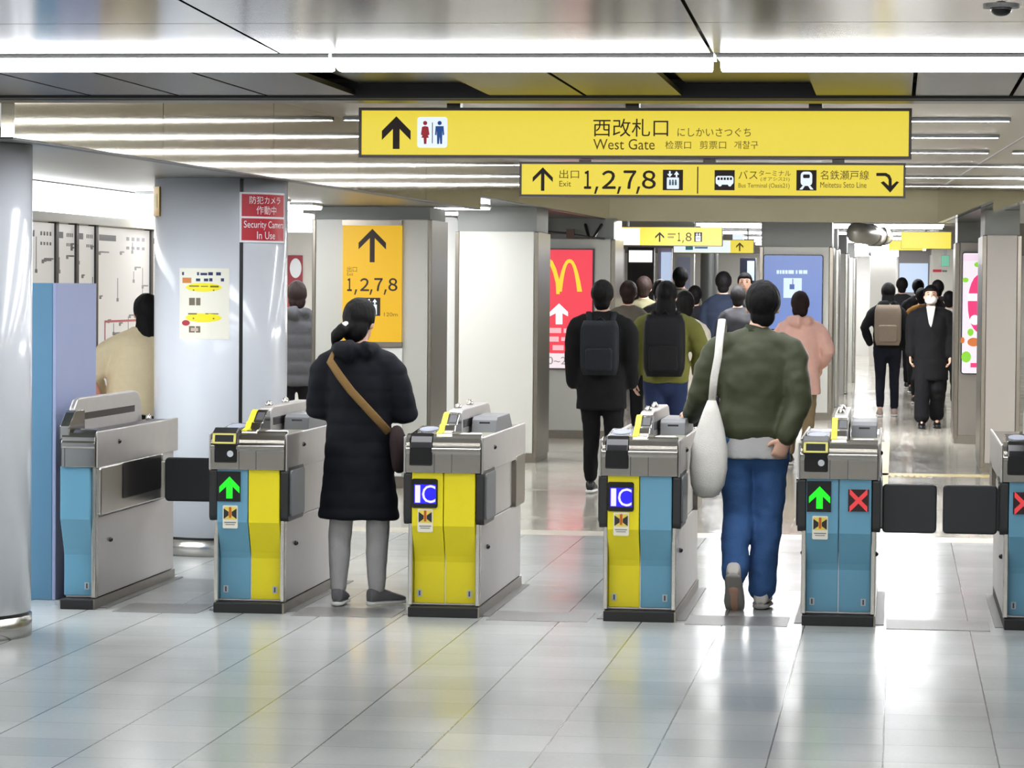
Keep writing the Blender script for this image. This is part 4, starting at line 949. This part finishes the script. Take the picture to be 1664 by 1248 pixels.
def person(label, x, y, H, rz=0., pose=None, top=None, legs=None, hair='short', hairmat=None, shoes=None, soles=None, vox=.016, fat=1.0, mask=False, hands=True, group=None, skirt=None):
    J = dict(J0); J.update(pose or {}); k = H/1.65
    o = thing('person', label, 'person', (x, y, 0), rz, group)
    lx, ly = J['lean']; 
    def sp(z): t = max(0, (z-.87)/.48); return Vector((lx*t, ly*t, z))
    def S(v): return Vector(v)*k
    def S3(px, py, z): q = sp(z); return (q+Vector((px, py, 0)))*k
    shL = S3(-J['shw'], 0, J['shz']); shR = S3(J['shw'], 0, J['shz'])
    hc = (sp(1.535)+Vector((J['head'][0], .015+J['head'][1], 0)))*k
    # body: one continuous surface
    b = MB()
    b.tube([S3(0, 0, z) for z in (.82, .9, 1.0, 1.1, 1.22, 1.32, 1.385)], [(.13*k, .085*k), (.15*k, .1*k), (.12*k, .085*k), (.125*k, .085*k), (.145*k, .09*k), (.15*k, .085*k), (.09*k, .06*k)], 18)
    b.tube([S3(0, -.01, 1.36), S3(J['head'][0]*.4, -.002+J['head'][1]*.4, 1.42), hc-Vector((0, .012, .05))*k], [.055*k, .05*k, .05*k], 14)
    cz, sz_ = math.cos(J['turn']), math.sin(J['turn']); cn, sn = math.cos(J['nod']), math.sin(J['nod'])
    def hd(p):          # head space (x right, y forward, z up from the head centre) -> person space
        p = Vector(p); p = Vector((p.x, p.y*cn+p.z*sn, p.z*cn-p.y*sn)); p = Vector((p.x*cz-p.y*sz_, p.x*sz_+p.y*cz, p.z)); return hc+p*k
    def fill(src):
        n0 = len(src.v); return n0
    h = MB()
    h.ell((0, -.008, .02), (.074, .093, .094), 22, 16); h.ell((0, .022, -.045), (.055, .062, .066), 18, 12)
    h.tube([(0, .083, .02), (0, .098, -.008), (0, .104, -.024), (0, .088, -.034)], [.009, .011, .014, .01], 10)
    for s in (-1, 1):
        h.ell((s*.076, -.005, -.01), (.01, .02, .031), 12, 8); h.ell((s*.03, .074, .016), (.014, .01, .01), 10, 8)
    h.tube([(-.022, .078, -.062), (0, .084, -.061), (.022, .078, -.062)], [.007, .009, .007], 8)
    h.xf(lambda v: hd(v)); b.add(h.v, h.f)
    for s, a, kn, hip in ((-1, 'aL', 'kL', -1), (1, 'aR', 'kR', 1)):
        A, K_ = Vector(J[a]), Vector(J[kn]); hp = Vector((s*J['hip'], 0, J['hz']))
        b.tube([S(hp), S(hp.lerp(K_, .4)), S(K_), S(K_.lerp(A, .3)+Vector((0, -.015, 0))), S(A)], [.072*k, .06*k, .045*k, .043*k, .03*k], 14)
        T = Vector(J['tL' if s < 0 else 'tR']); b.tube([S(A+Vector((0, 0, -.02))), S(A.lerp(T, .5)), S(T)], [.032*k, .028*k, .02*k], 10)
    for s, e, w, sh, hd_, nrm in ((-1, 'eL', 'wL', shL, 'hdL', (1, .2, 0)), (1, 'eR', 'wR', shR, 'hdR', (-1, .2, 0))):
        E_, W_ = S(J[e]), S(J[w])
        b.tube([sh, sh.lerp(E_, .5), E_, E_.lerp(W_, .4), W_], [.042*k, .038*k, .034*k, .032*k, .025*k], 12)
        if hands: hand(b, W_, J[hd_], J.get('n'+hd_[-1], nrm), -s, k, J.get('curl', .5))
    bd = b.remesh('body', SKIN, o, vox*.55 if hands else vox*.8, 1)
    # eyes, brows and mouth
    for s in (-1, 1):
        MB().ell((s*.03, .083, .016), (.0115, .006, .0055), 10, 8).xf(hd).build('eye', mat('dark eye', (26, 18, 16), .2), o, smooth=True)
        MB().tube([(s*.016, .085, .036), (s*.032, .084, .041), (s*.046, .074, .036)], [.003, .0035, .002], 6).xf(hd).build('eyebrow', HAIR, o, smooth=True)
    if not mask: MB().ell((0, .0925, -.062), (.02, .004, .0055), 12, 6).xf(hd).build('lips', mat('lips', (176, 104, 98), .4), o, smooth=True)
    else:
        def mk(p, d): return p
        m_ = MB(); m_.ell((0, .035, -.045), (.071, .078, .058), 20, 14); m_.xf(hd); m_.build('mask', mat('white face mask', (232, 232, 228), .7), o, smooth=True)
    # hair
    hm = hairmat or HAIR
    def hf(p, d):
        face = max(0, min(1, (d.y-.25)/.35))*max(0, min(1, (.42-d.z)/.3))
        q = Vector(p); w = 1+.035*noise.noise(Vector((d.x*6, d.y*6, d.z*3)))
        q = Vector((q.x*w, q.y*w, q.z)); 
        if face > 0: q = q.lerp(Vector((0, 0, .03))+Vector((d.x*.05, d.y*.06, d.z*.06)), face)
        if d.z < -.35: q = q.lerp(Vector((q.x*.8, q.y*.85-.01, q.z)), min(1, (-.35-d.z)*2))
        return q
    hh = MB(); hh.ell((0, -.014, .026), (.09, .108, .108 if hair != 'bob' else .115), 28, 20, hf)
    if hair in ('long', 'tail', 'bob', 'hood'):
        hh.ell((0, -.05, -.045), (.078, .055, .085), 20, 12)
    if hair == 'short': hh.ell((0, -.046, -.05), (.064, .05, .062), 18, 10)
    if hair == 'long': hh.tube([(0, -.06, -.03), (0, -.085, -.12), (0, -.1, -.2), (0, -.105, -.26)], [(.078, .05), (.085, .045), (.075, .035), (.04, .02)], 16)
    if hair == 'tail':
        hh.tube([(0, -.08, -.035), (-.035, -.115, -.075), (-.07, -.12, -.115), (-.085, -.105, -.15)], [(.035, .03), (.042, .034), (.036, .03), (.015, .014)], 12)
    hh.xf(hd).remesh('hair', hm, o, max(.008, vox*.6), 2, folds(.003, 40, 6))
    if hair == 'tail': 
        MB().tube([(-.02, -.105, -.05), (-.03, -.115, -.06)], [.026, .026], 14).xf(hd).build('scrunchie', mat('pale scrunchie', (206, 204, 198), .7), o, smooth=True)
    # legwear
    lg = legs or {}
    m = MB(); r = lg.get('r', (.1, .085, .066, .06, .052)); hem = lg.get('hem', .9)
    for s, a, kn in ((-1, 'aL', 'kL'), (1, 'aR', 'kR')):
        A, K_ = Vector(J[a]), Vector(J[kn]); hp = Vector((s*J['hip'], 0, J['hz'])); A = K_.lerp(A, lg.get('hemL', hem) if s < 0 else hem)
        m.tube([S(hp), S(hp.lerp(K_, .45)), S(K_), S(K_.lerp(A, .4)+Vector((0, -.012, 0))), S(A)], [q*k for q in r], 16)
    m.tube([S((0, 0, .8)), S((0, 0, .88)), S((0, 0, .96)), S((0, 0, 1.02))], [(.15*k*fat, .105*k), (.165*k*fat, .12*k), (.155*k*fat, .11*k), (.135*k*fat, .1*k)], 20)
    m.remesh('trousers', lg.get('mat'), o, vox*.8, 2, folds(lg.get('fold', .007), 9, 11, 3.))
    # upper garment
    tp = top or {}; zh = tp.get('hem', .84); f = tp.get('fat', 1.0)*fat; wv = tp.get('hw', .18)*fat; cm = tp.get('mat')
    m = MB()
    zs = [zh, zh+(1.0-zh)*.35, max(zh+.05, .96), 1.06, 1.18, 1.27, 1.325, 1.365, 1.4]
    rs = [(wv, wv*.72), ((wv+.165*f)/2, .125*f), (.165*f, .122*f), (.16*f, .12*f), (.172*f, .125*f), (.172*f, .118*f), (.145*f, .104*f), (.108*f, .088*f), (.072, .068)]
    m.tube([S3(0, -.005, z) for z in zs], [(a*k, c*k) for a, c in rs], 26, dome=False)
    m.tube([S3(0, -.006, 1.37), S3(J['head'][0]*.4, 0, 1.37+tp.get('collar', .05))], [(.078*k, .07*k), (.066*k, .064*k)], 18, dome=False)
    sr = tp.get('sleeve', (.074, .066, .06, .054, .046))
    for s, e, w, sh in ((-1, 'eL', 'wL', shL), (1, 'eR', 'wR', shR)):
        E_, W_ = S(J[e]), S(J[w]); inn = sh+(S3(0, 0, J['shz'])-sh)*.3
        q0 = sh+Vector((-s*.05, 0, .022))*k; q1 = sh+Vector((-s*.012, 0, -.002))*k; q2 = sh.lerp(E_, .2)+Vector((s*.004, 0, 0))
        m.tube([inn, q0, q1, q2, sh.lerp(E_, .55), E_, E_.lerp(W_, .5), E_.lerp(W_, .97)], [sr[0]*k*.62, sr[0]*k*.74, sr[0]*k*.84, sr[0]*k*.92]+[q*k for q in sr[1:]], 18)
    m.tube([shL+Vector((.025, 0, -.01))*k, S3(-.1, -.004, 1.345), S3(-.045, -.006, 1.38), S3(.045, -.006, 1.38), S3(.1, -.004, 1.345), shR+Vector((-.025, 0, -.01))*k], [(.06*f*k, .07*f*k), (.06*k, .078*f*k), (.05*k, .068*k), (.05*k, .068*k), (.06*k, .078*f*k), (.06*f*k, .07*f*k)], 18, side=(0, 0, 1))
    if tp.get('hood'):
        m.tube([S3(-.1, -.03, 1.40), S3(-.06, -.12, 1.39), S3(0, -.14, 1.385), S3(.06, -.12, 1.39), S3(.1, -.03, 1.40)], [.035*k, .055*k, .065*k, .055*k, .035*k], 14)
    g = m.remesh(tp.get('name', 'jacket'), cm, o, vox*.8, 6, tp.get('disp', folds(.009, 8, 9)))
    if tp.get('rib'):
        q = MB(); q.tube([S3(0, -.005, zh-.012), S3(0, -.005, zh+.05)], [((wv-.004)*k, (wv*.72-.002)*k)]*2, 26, dome=False); q.build('waistband', tp['rib'], g, smooth=True)
        for e, w in (('eL', 'wL'), ('eR', 'wR')):
            E_, W_ = S(J[e]), S(J[w]); MB().tube([E_.lerp(W_, .86), E_.lerp(W_, 1.0)], [.042*k, .036*k], 14, dome=False).build('cuff', tp['rib'], g, smooth=True)
        MB().tube([S3(0, -.006, 1.375), S3(J['head'][0]*.4, 0, 1.425)], [(.074*k, .07*k), (.064*k, .062*k)], 18, dome=False).build('collar', tp['rib'], g, smooth=True)
    if tp.get('tee'):
        MB().tube([S3(0, 0, .765), S3(0, 0, .9)], [(.182*k*fat, .14*k), (.172*k*fat, .132*k)], 24, dome=False).remesh('shirt_tail', tp['tee'], o, .012, 1, folds(.006, 12, 5))
    # shoes
    for a, t in (('aL', 'tL'), ('aR', 'tR')):
        sk = k*(1.12 if lg.get('hemL') else 1.0)
        A, T = Vector(J[a]), Vector(J[t]); dd = (T-A); 
        if abs(dd.z) < .09: 
            fw = Vector((dd.x, dd.y, 0)).normalized(); heel = Vector((A.x, A.y, T.z-.02))-fw*.055; toe = heel+fw*.25; up = (0, 0, 1)
        else:
            fw = dd.normalized(); heel = A-fw*.045-Vector((0, .055, -.0))*1.0; toe = T+fw*.05; up = (0, .4, 1)
        shoe(o, S(heel)+Vector((0, 0, .004)), S(toe)+Vector((0, 0, .004)), up, shoes or BLACKM, soles or SOLE, sk)
    o['k'] = k
    return o, S3, k
def clean(o):
    if 'k' in o.keys(): del o['k']
def ribbon(m, pts, w, t, side): return m.tube(pts, [(w, t)]*len(pts), 10, side=side, dome=False)
def backpack(label, o, S3, k, m, w=.15, h=.42, d=.13, zc=1.14, yoff=-.125):
    a = o.matrix_basis.copy(); rz = o.rotation_euler.z
    c = S3(0, yoff-d/2, zc); q = thing('backpack', label, 'backpack', o.location, rz)
    r = MB(); rings = []
    for i in range(9):
        t = -1+2*i/8; f = (1-abs(t)**4)**.35 if abs(t) < 1 else .35
        z = c.z+t*h/2*k; ring = []
        for j in range(24):
            an = 2*math.pi*j/24; ca, sa = math.cos(an), math.sin(an)
            ring.append((c.x+(w*k*(.75+.25*f))*abs(ca)**.5*(1 if ca > 0 else -1), c.y+d/2*k*(.6+.4*f)*abs(sa)**.5*(1 if sa > 0 else -1), z))
        rings.append(ring)
    r.loft(rings); r.build('bag', m, q, smooth=True)
    p = MB().prism_xz(rrect(c.x-w*.7*k, c.x+w*.7*k, c.z-h*.42*k, c.z+.0*k, .03), c.y-d*.66*k, c.y-d*.3*k).build('pocket', m, q, bevel=.015)
    for s in (-1, 1):
        pts = [S3(s*.085, yoff+.0, zc+h*.38), S3(s*.1, -.06, 1.415), S3(s*.11, .06, 1.40), S3(s*.12, .13, 1.25), S3(s*.15, .09, 1.05), S3(s*.13, yoff+.02, zc-h*.35)]
        ribbon(MB(), pts, .022*k, .006*k, (1, 0, 0)).build('strap', m, q, smooth=True)
    MB().tube([S3(-.03, yoff-.02, zc+h*.5), S3(0, yoff-.02, zc+h*.56), S3(.03, yoff-.02, zc+h*.5)], [.008]*3, 8).build('handle', m, q, smooth=True)
    return q

# woman in the navy quilted coat, standing between the second and third gate
NAVY = fabric('navy quilted nylon', (8, 10, 19), .8, .05)
wp = PF(582, 985)
po = dict(aL=(-.11, .0, .085), aR=(.095, .03, .085), kL=(-.1, .02, .46), kR=(.1, .03, .46), tL=(-.115, .16, .025), tR=(.2, .15, .025),
          eL=(-.225, .0, 1.07), eR=(.245, .03, 1.05), wL=(-.1, .24, 1.04), wR=(.1, .25, 1.06), hdL=(.6, .6, .3), hdR=(-.6, .6, .3), head=(.012, .035), turn=-.3, nod=.3, lean=(-.015, 0), curl=.7)
wo, S3, k = person('person in a long navy quilted coat with a tan strap across the back', wp.x, wp.y, 1.565, 0, po,
    top=dict(name='coat', mat=NAVY, hem=.475, hw=.225, fat=1.08, hood=True, sleeve=(.09, .082, .076, .068, .056), disp=quilt(.004, .085)),
    legs=dict(mat=fabric('grey leggings', (186, 186, 185)), r=(.09, .08, .064, .062, .046), hem=.97, fold=.004), hair='tail', shoes=fabric('grey sneaker', (112, 112, 114)), vox=.014, fat=1.0)
q = thing('shoulder_bag', 'dark bag on a tan strap at the hip of the person in navy', 'bag', wo.location, 0)
def onback(px, z, ex=.012):        # point on the back of the coat
    rr = .2*k; 
    return Vector(((px-.015), -(.155)*math.sqrt(max(.05, 1-(px/.235)**2))*k*1.0-ex, z*k))
pts = [Vector((-.13*k, .02, 1.405*k)), Vector((-.125*k, -.07, 1.39*k))]+[onback(x_, z_) for x_, z_ in ((-.115, 1.33), (-.06, 1.25), (.0, 1.17), (.07, 1.09), (.13, 1.02), (.185, .95))]
ribbon(MB(), pts, .021, .006, (.7, 0, .7)).build('strap', fabric('tan webbing strap', (126, 98, 58)), q, smooth=True)
MB().tube([(.205, -.075, .96*k), (.215, -.075, .9*k), (.222, -.07, .82*k), (.22, -.07, .76*k)], [(.03, .07), (.045, .085), (.045, .085), (.035, .07)], 16, side=(1, 0, 0)).build('bag', fabric('dark brown bag', (44, 32, 32)), q, smooth=True)

# man in the olive bomber jacket, walking through between the fourth and fifth gate
OLIVE = fabric('olive nylon', (62, 66, 46), .55, .06); OLIVE2 = fabric('olive rib knit', (48, 52, 38), .9, .3)
mp_ = PF(1222, 990)
po = dict(shw=.178, shz=1.325, eL=(-.265, .05, 1.09), eR=(.222, -.05, 1.06), wL=(-.335, .24, .965), wR=(.165, -.13, .87), hdL=(-.3, .8, .15), hdR=(-.45, .15, -1), nL=(.3, .1, -1), nR=(-.3, 1, 0),
          kL=(-.075, .03, .47), aL=(-.085, -.17, .15), tL=(-.085, -.055, .012), kR=(.07, .05, .47), aR=(.045, .02, .09), tR=(.05, .18, .025), head=(.035, .02), lean=(.0, .01), curl=.75, turn=.05)
mo, S3, k = person('person in an olive bomber jacket and jeans walking through the gates', mp_.x, mp_.y, 1.675, 0, po,
    top=dict(name='jacket', mat=OLIVE, hem=.86, hw=.175, fat=1.12, sleeve=(.088, .08, .072, .064, .05), rib=OLIVE2, collar=.05, tee=fabric('light grey shirt', (176, 176, 174)), disp=folds(.011, 7, 10, 1.7)),
    legs=dict(mat=fabric('blue denim', (62, 98, 150), .8, .35), r=(.1, .09, .077, .076, .07), hem=.99, hemL=.86, fold=.011), hair='short', shoes=fabric('white leather shoe', (212, 208, 200)), soles=mat('grey rubber sole', (156, 152, 146), .7), vox=.013)
q = thing('tote_bag', 'white canvas tote bag hanging from the shoulder of the olive jacket', 'bag', mo.location, 0)
cx, cy = -.222*k, -.19; rings = []
for z, w_, d_ in ((.575, .03, .02), (.59, .06, .05), (.64, .085, .07), (.72, .097, .07), (.82, .092, .055), (.92, .07, .04), (1.0, .045, .025), (1.06, .022, .012)):
    rings.append([(cx+.035*(z-.6)+w_*math.cos(2*math.pi*j/22)*(1+.06*noise.noise(Vector((z*9, j*.5, 0)))), cy+.1*(z-.6)+d_*math.sin(2*math.pi*j/22), z*k) for j in range(22)])
CANV = fabric('off white canvas', (216, 214, 206), .9, .3)
MB().loft(rings).build('bag', CANV, q, smooth=True)
pts = [Vector((cx+.017, cy+.046, 1.05*k)), Vector((-.195*k, -.162, 1.17*k)), Vector((-.176*k, -.165, 1.28*k)), Vector((-.168*k, -.125, 1.40*k)), Vector((-.165*k, -.04, 1.465*k)), Vector((-.165*k, .07, 1.43*k)), Vector((-.175*k, .14, 1.3*k)), Vector((-.21*k, .13, 1.15*k))]
ribbon(MB(), pts, .02, .005, (1, 0, 0)).build('strap', CANV, q, smooth=True)

BLK = fabric('black wool', (13, 13, 15), .9); BLKT = fabric('black trousers', (15, 15, 18), .9); DKG = fabric('dark grey wool', (52, 52, 52)); DENIM2 = fabric('dark denim', (34, 46, 78))
walk = dict(kL=(-.085, .08, .47), aL=(-.09, .1, .085), tL=(-.09, .26, .025), kR=(.085, .02, .46), aR=(.085, -.14, .11), tR=(.09, .0, .025))
walk2 = dict(kR=(.085, .08, .47), aR=(.09, .1, .085), tR=(.09, .26, .025), kL=(-.085, .02, .46), aL=(-.085, -.14, .11), tL=(-.09, .0, .025))
# person in black with backpack
p = PF(976, 803)
o1, S3, k = person('person in a long black coat with a dark backpack past the gates', p.x, p.y, 1.69, 0, dict(walk, shw=.19), top=dict(name='coat', mat=BLK, hem=.66, hw=.2, fat=1.16, sleeve=(.09, .085, .078, .07, .056)), legs=dict(mat=BLKT), vox=.018, hands=False)
backpack('dark navy backpack on the back of the long black coat', o1, S3, k, fabric('navy black pack cloth', (22, 26, 32), .6), w=.15)
# person in olive green sleeves with a black backpack
p = PF(1080, 788)
GRN = fabric('moss green knit', (104, 104, 50))
o2, S3, k = person('person in a moss green pullover with a black backpack', p.x, p.y, 1.69, 0, dict(walk2, shw=.19, eL=(-.26, .0, 1.08), eR=(.29, -.02, 1.1), wL=(-.26, .05, .86), wR=(.25, .12, .9)), top=dict(name='pullover', mat=GRN, hem=.83, hw=.19, fat=1.16, sleeve=(.088, .082, .075, .066, .05)), legs=dict(mat=DENIM2), vox=.018, hair='long')
backpack('big black backpack on the moss green pullover', o2, S3, k, fabric('black pack cloth', (12, 12, 16), .6), w=.17, h=.5)
# white shirted sleeve beside: person in a cream coat mostly hidden
p = PF(1108, 765)
person('person in a cream coat almost hidden behind the moss green pullover', p.x, p.y+.2, 1.6, 0, dict(walk), top=dict(name='coat', mat=fabric('cream wool', (214, 206, 188)), hem=.6, hw=.2, fat=1.12), legs=dict(mat=BLKT), vox=.02, hands=False, hair='bob')
# crowd farther on
p = P(1020, 600, 31.0); person('person in a grey brown jacket just right of the black coat, farther on', p.x, 31.0, 1.70, 0, walk2, top=dict(mat=fabric('grey brown cloth', (86, 80, 70)), hem=.8, hw=.19, fat=1.16), legs=dict(mat=BLKT), vox=.022, hands=False, hairmat=HAIRB)
p = P(1045, 600, 35.0); person('person in a khaki jacket in the crowd below the white shop sign', p.x, 35.0, 1.76, 0, walk, top=dict(mat=fabric('khaki cloth', (98, 94, 70)), hem=.8, hw=.19, fat=1.16), legs=dict(mat=BLKT), vox=.022, hands=False, hairmat=HAIRB)
p = P(1072, 600, 33.0); person('person in a dark charcoal jacket in the crowd behind the green pullover', p.x, 33.0, 1.72, 0, walk2, top=dict(mat=fabric('charcoal cloth', (44, 42, 40)), hem=.8, hw=.19, fat=1.12), legs=dict(mat=BLKT), vox=.022, hands=False)
p = P(1000, 600, 44.0); person('person in an orange top far behind the black coat', p.x, 44.0, 1.72, 0, walk, top=dict(mat=fabric('orange knit', (230, 84, 50)), hem=.84, hw=.18, hood=True, fat=1.05), legs=dict(mat=BLKT), vox=.024, hands=False)
p = P(1104, 600, 39.5); person('tall person in a grey olive coat with dark lower half, farther on', p.x, 39.5, 1.9, 0, walk, top=dict(name='coat', mat=fabric('grey olive cloth', (84, 82, 72)), hem=.62, hw=.21, fat=1.2), legs=dict(mat=BLKT), vox=.022, hands=False)
p = P(1128, 600, 37.0); person('person in a black coat half behind the tall grey olive coat', p.x, 37.0, 1.66, 0, walk2, top=dict(name='coat', mat=fabric('slate black cloth', (32, 33, 36)), hem=.62, hw=.2, fat=1.15), legs=dict(mat=BLKT), vox=.022, hands=False)
p = P(1174, 600, 36.5); person('person in a dark navy jacket left of the olive bomber jacket, farther on', p.x, 36.5, 1.83, 0, walk, top=dict(mat=fabric('dark navy cloth', (26, 34, 50)), hem=.72, hw=.2, fat=1.2), legs=dict(mat=BLKT), vox=.022, hands=False)
p = P(1198, 600, 34.5); person('person in a black jacket right behind the head of the olive jacket', p.x, 34.5, 1.66, 0, walk2, top=dict(mat=fabric('black nylon', (16, 16, 20), .6), hem=.78, hw=.19, fat=1.15), legs=dict(mat=BLKT), vox=.022, hands=False)
p = P(1209, 600, 40.5); person('person facing the camera beside the far left edge of the middle pillar', p.x, 40.5, 1.84, math.pi, walk, top=dict(mat=fabric('grey green cloth', (96, 96, 84)), hem=.78, hw=.18, fat=1.05), legs=dict(mat=BLKT), vox=.022, hands=False)
# pink coat
p = P(1299, 600, 28.5)
person('person in a dusty pink hooded coat right of the olive bomber jacket', p.x, 28.5, 1.605, 0, dict(walk, eR=(.27, .0, 1.1), wR=(.2, .14, .96)), top=dict(name='coat', mat=fabric('dusty pink wool', (216, 172, 158)), hem=.68, hw=.215, fat=1.16, hood=True, sleeve=(.088, .084, .078, .07, .056)), legs=dict(mat=fabric('olive brown trousers', (120, 104, 76))), vox=.018, hair='bob', hairmat=HAIRB)
# right passage
p = PF(1441, 677)
o3, S3, k = person('person in black with a grey beige backpack walking away on the right', p.x, p.y, 1.72, 0, dict(walk2, eL=(-.29, .0, 1.1), wL=(-.22, .12, .9)), top=dict(mat=fabric('black hoodie', (18, 18, 20)), hem=.84, hw=.175, fat=1.12, hood=True), legs=dict(mat=fabric('navy black leggings', (18, 20, 32)), r=(.092, .08, .062, .058, .05)), hair='long', vox=.018, hands=False, shoes=fabric('beige sneaker', (170, 150, 140)))
backpack('grey beige backpack on the person in black on the right', o3, S3, k, fabric('grey beige pack cloth', (140, 126, 110), .7), w=.165, h=.5, d=.14)
p = PF(1510, 696)
o4, S3, k = person('person in a long black coat and white face mask walking toward the camera', p.x, p.y, 1.69, math.pi, dict(walk2, shw=.19), top=dict(name='coat', mat=BLK, hem=.56, hw=.215, fat=1.2, sleeve=(.09, .085, .078, .07, .056)), legs=dict(mat=BLKT, r=(.105, .1, .09, .088, .086)), vox=.016, mask=True, shoes=BLACKM, soles=BLACKM)
MB().prism_xz([(-.055*k, 1.42*k), (.055*k, 1.42*k), (.012*k, 1.16*k), (-.012*k, 1.16*k)], .1*k, .14*k).build('shirt_front', fabric('grey white shirt', (188, 188, 182)), o4, bevel=.01)
for (x, Y, H, c, lab) in ((1464, 51, 1.83, (24, 24, 28), 'person in a near black jacket farther on behind the beige backpack'), (1490, 49, 1.8, (30, 30, 34), 'person in a dark slate jacket in front of the white blue screen'), (1496, 44.5, 1.66, (140, 98, 30), 'person in an ochre jacket between the backpack and the face mask'), (1522, 46, 1.78, (28, 26, 28), 'person in a dark hooded coat behind the face mask, on the right'), (1541, 42, 1.62, (176, 172, 156), 'person in a pale jacket partly hidden by the right advert pillar')):
    p = P(x, 600, Y); person(lab, p.x, Y, H, 0, walk if x % 2 else walk2, top=dict(mat=fabric('cloth %d' % x, c), hem=.78, hw=.19, fat=1.15, hood=(x == 1522)), legs=dict(mat=BLKT), vox=.024, hands=False)
# woman in cream at the fare maps
p = P(217, 600, 18.6)
o5, S3, k = person('person in a cream jacket and black trousers at the fare maps', p.x, 18.6, 1.57, .35, dict(eL=(-.28, .05, 1.12), wL=(-.2, .2, 1.0), head=(.05, .03), lean=(.03, .02)), top=dict(mat=fabric('cream jacket cloth', (216, 200, 164)), hem=.86, hw=.19, fat=1.16, sleeve=(.09, .085, .08, .072, .056)), legs=dict(mat=BLKT, r=(.11, .1, .09, .088, .086)), hair='long', vox=.016)
q = thing('hand_bag', 'dusty pink bag on the arm of the person in the cream jacket', 'bag', o5.location, .35)
MB().tube([(-.27, .02, 1.02), (-.275, .02, .96), (-.275, .02, .86), (-.27, .02, .8)], [(.05, .06), (.075, .1), (.08, .11), (.06, .09)], 18, side=(1, 0, 0)).build('bag', fabric('dusty pink leather', (214, 150, 134), .6), q, smooth=True)
MB().tube([(-.27, -.06, .98), (-.275, -.05, 1.08), (-.275, .03, 1.13), (-.27, .09, 1.07), (-.27, .1, .98)], [.01]*5, 10).build('handle', fabric('pale pink strap', (232, 190, 178), .6), q, smooth=True)
# person in dark grey behind the round column
p = P(482, 600, 26.8)
person('person in a dark grey quilted coat between the round column and grey pillar', p.x, 26.8, 1.66, .2, {}, top=dict(name='coat', mat=fabric('dark grey quilted cloth', (66, 66, 68)), hem=.74, hw=.21, fat=1.22, hood=True, disp=quilt(.012, .12)), legs=dict(mat=BLKT), hair='bob', hairmat=HAIRB, vox=.018, hands=False)
for o in list(COL.objects): clean(o)
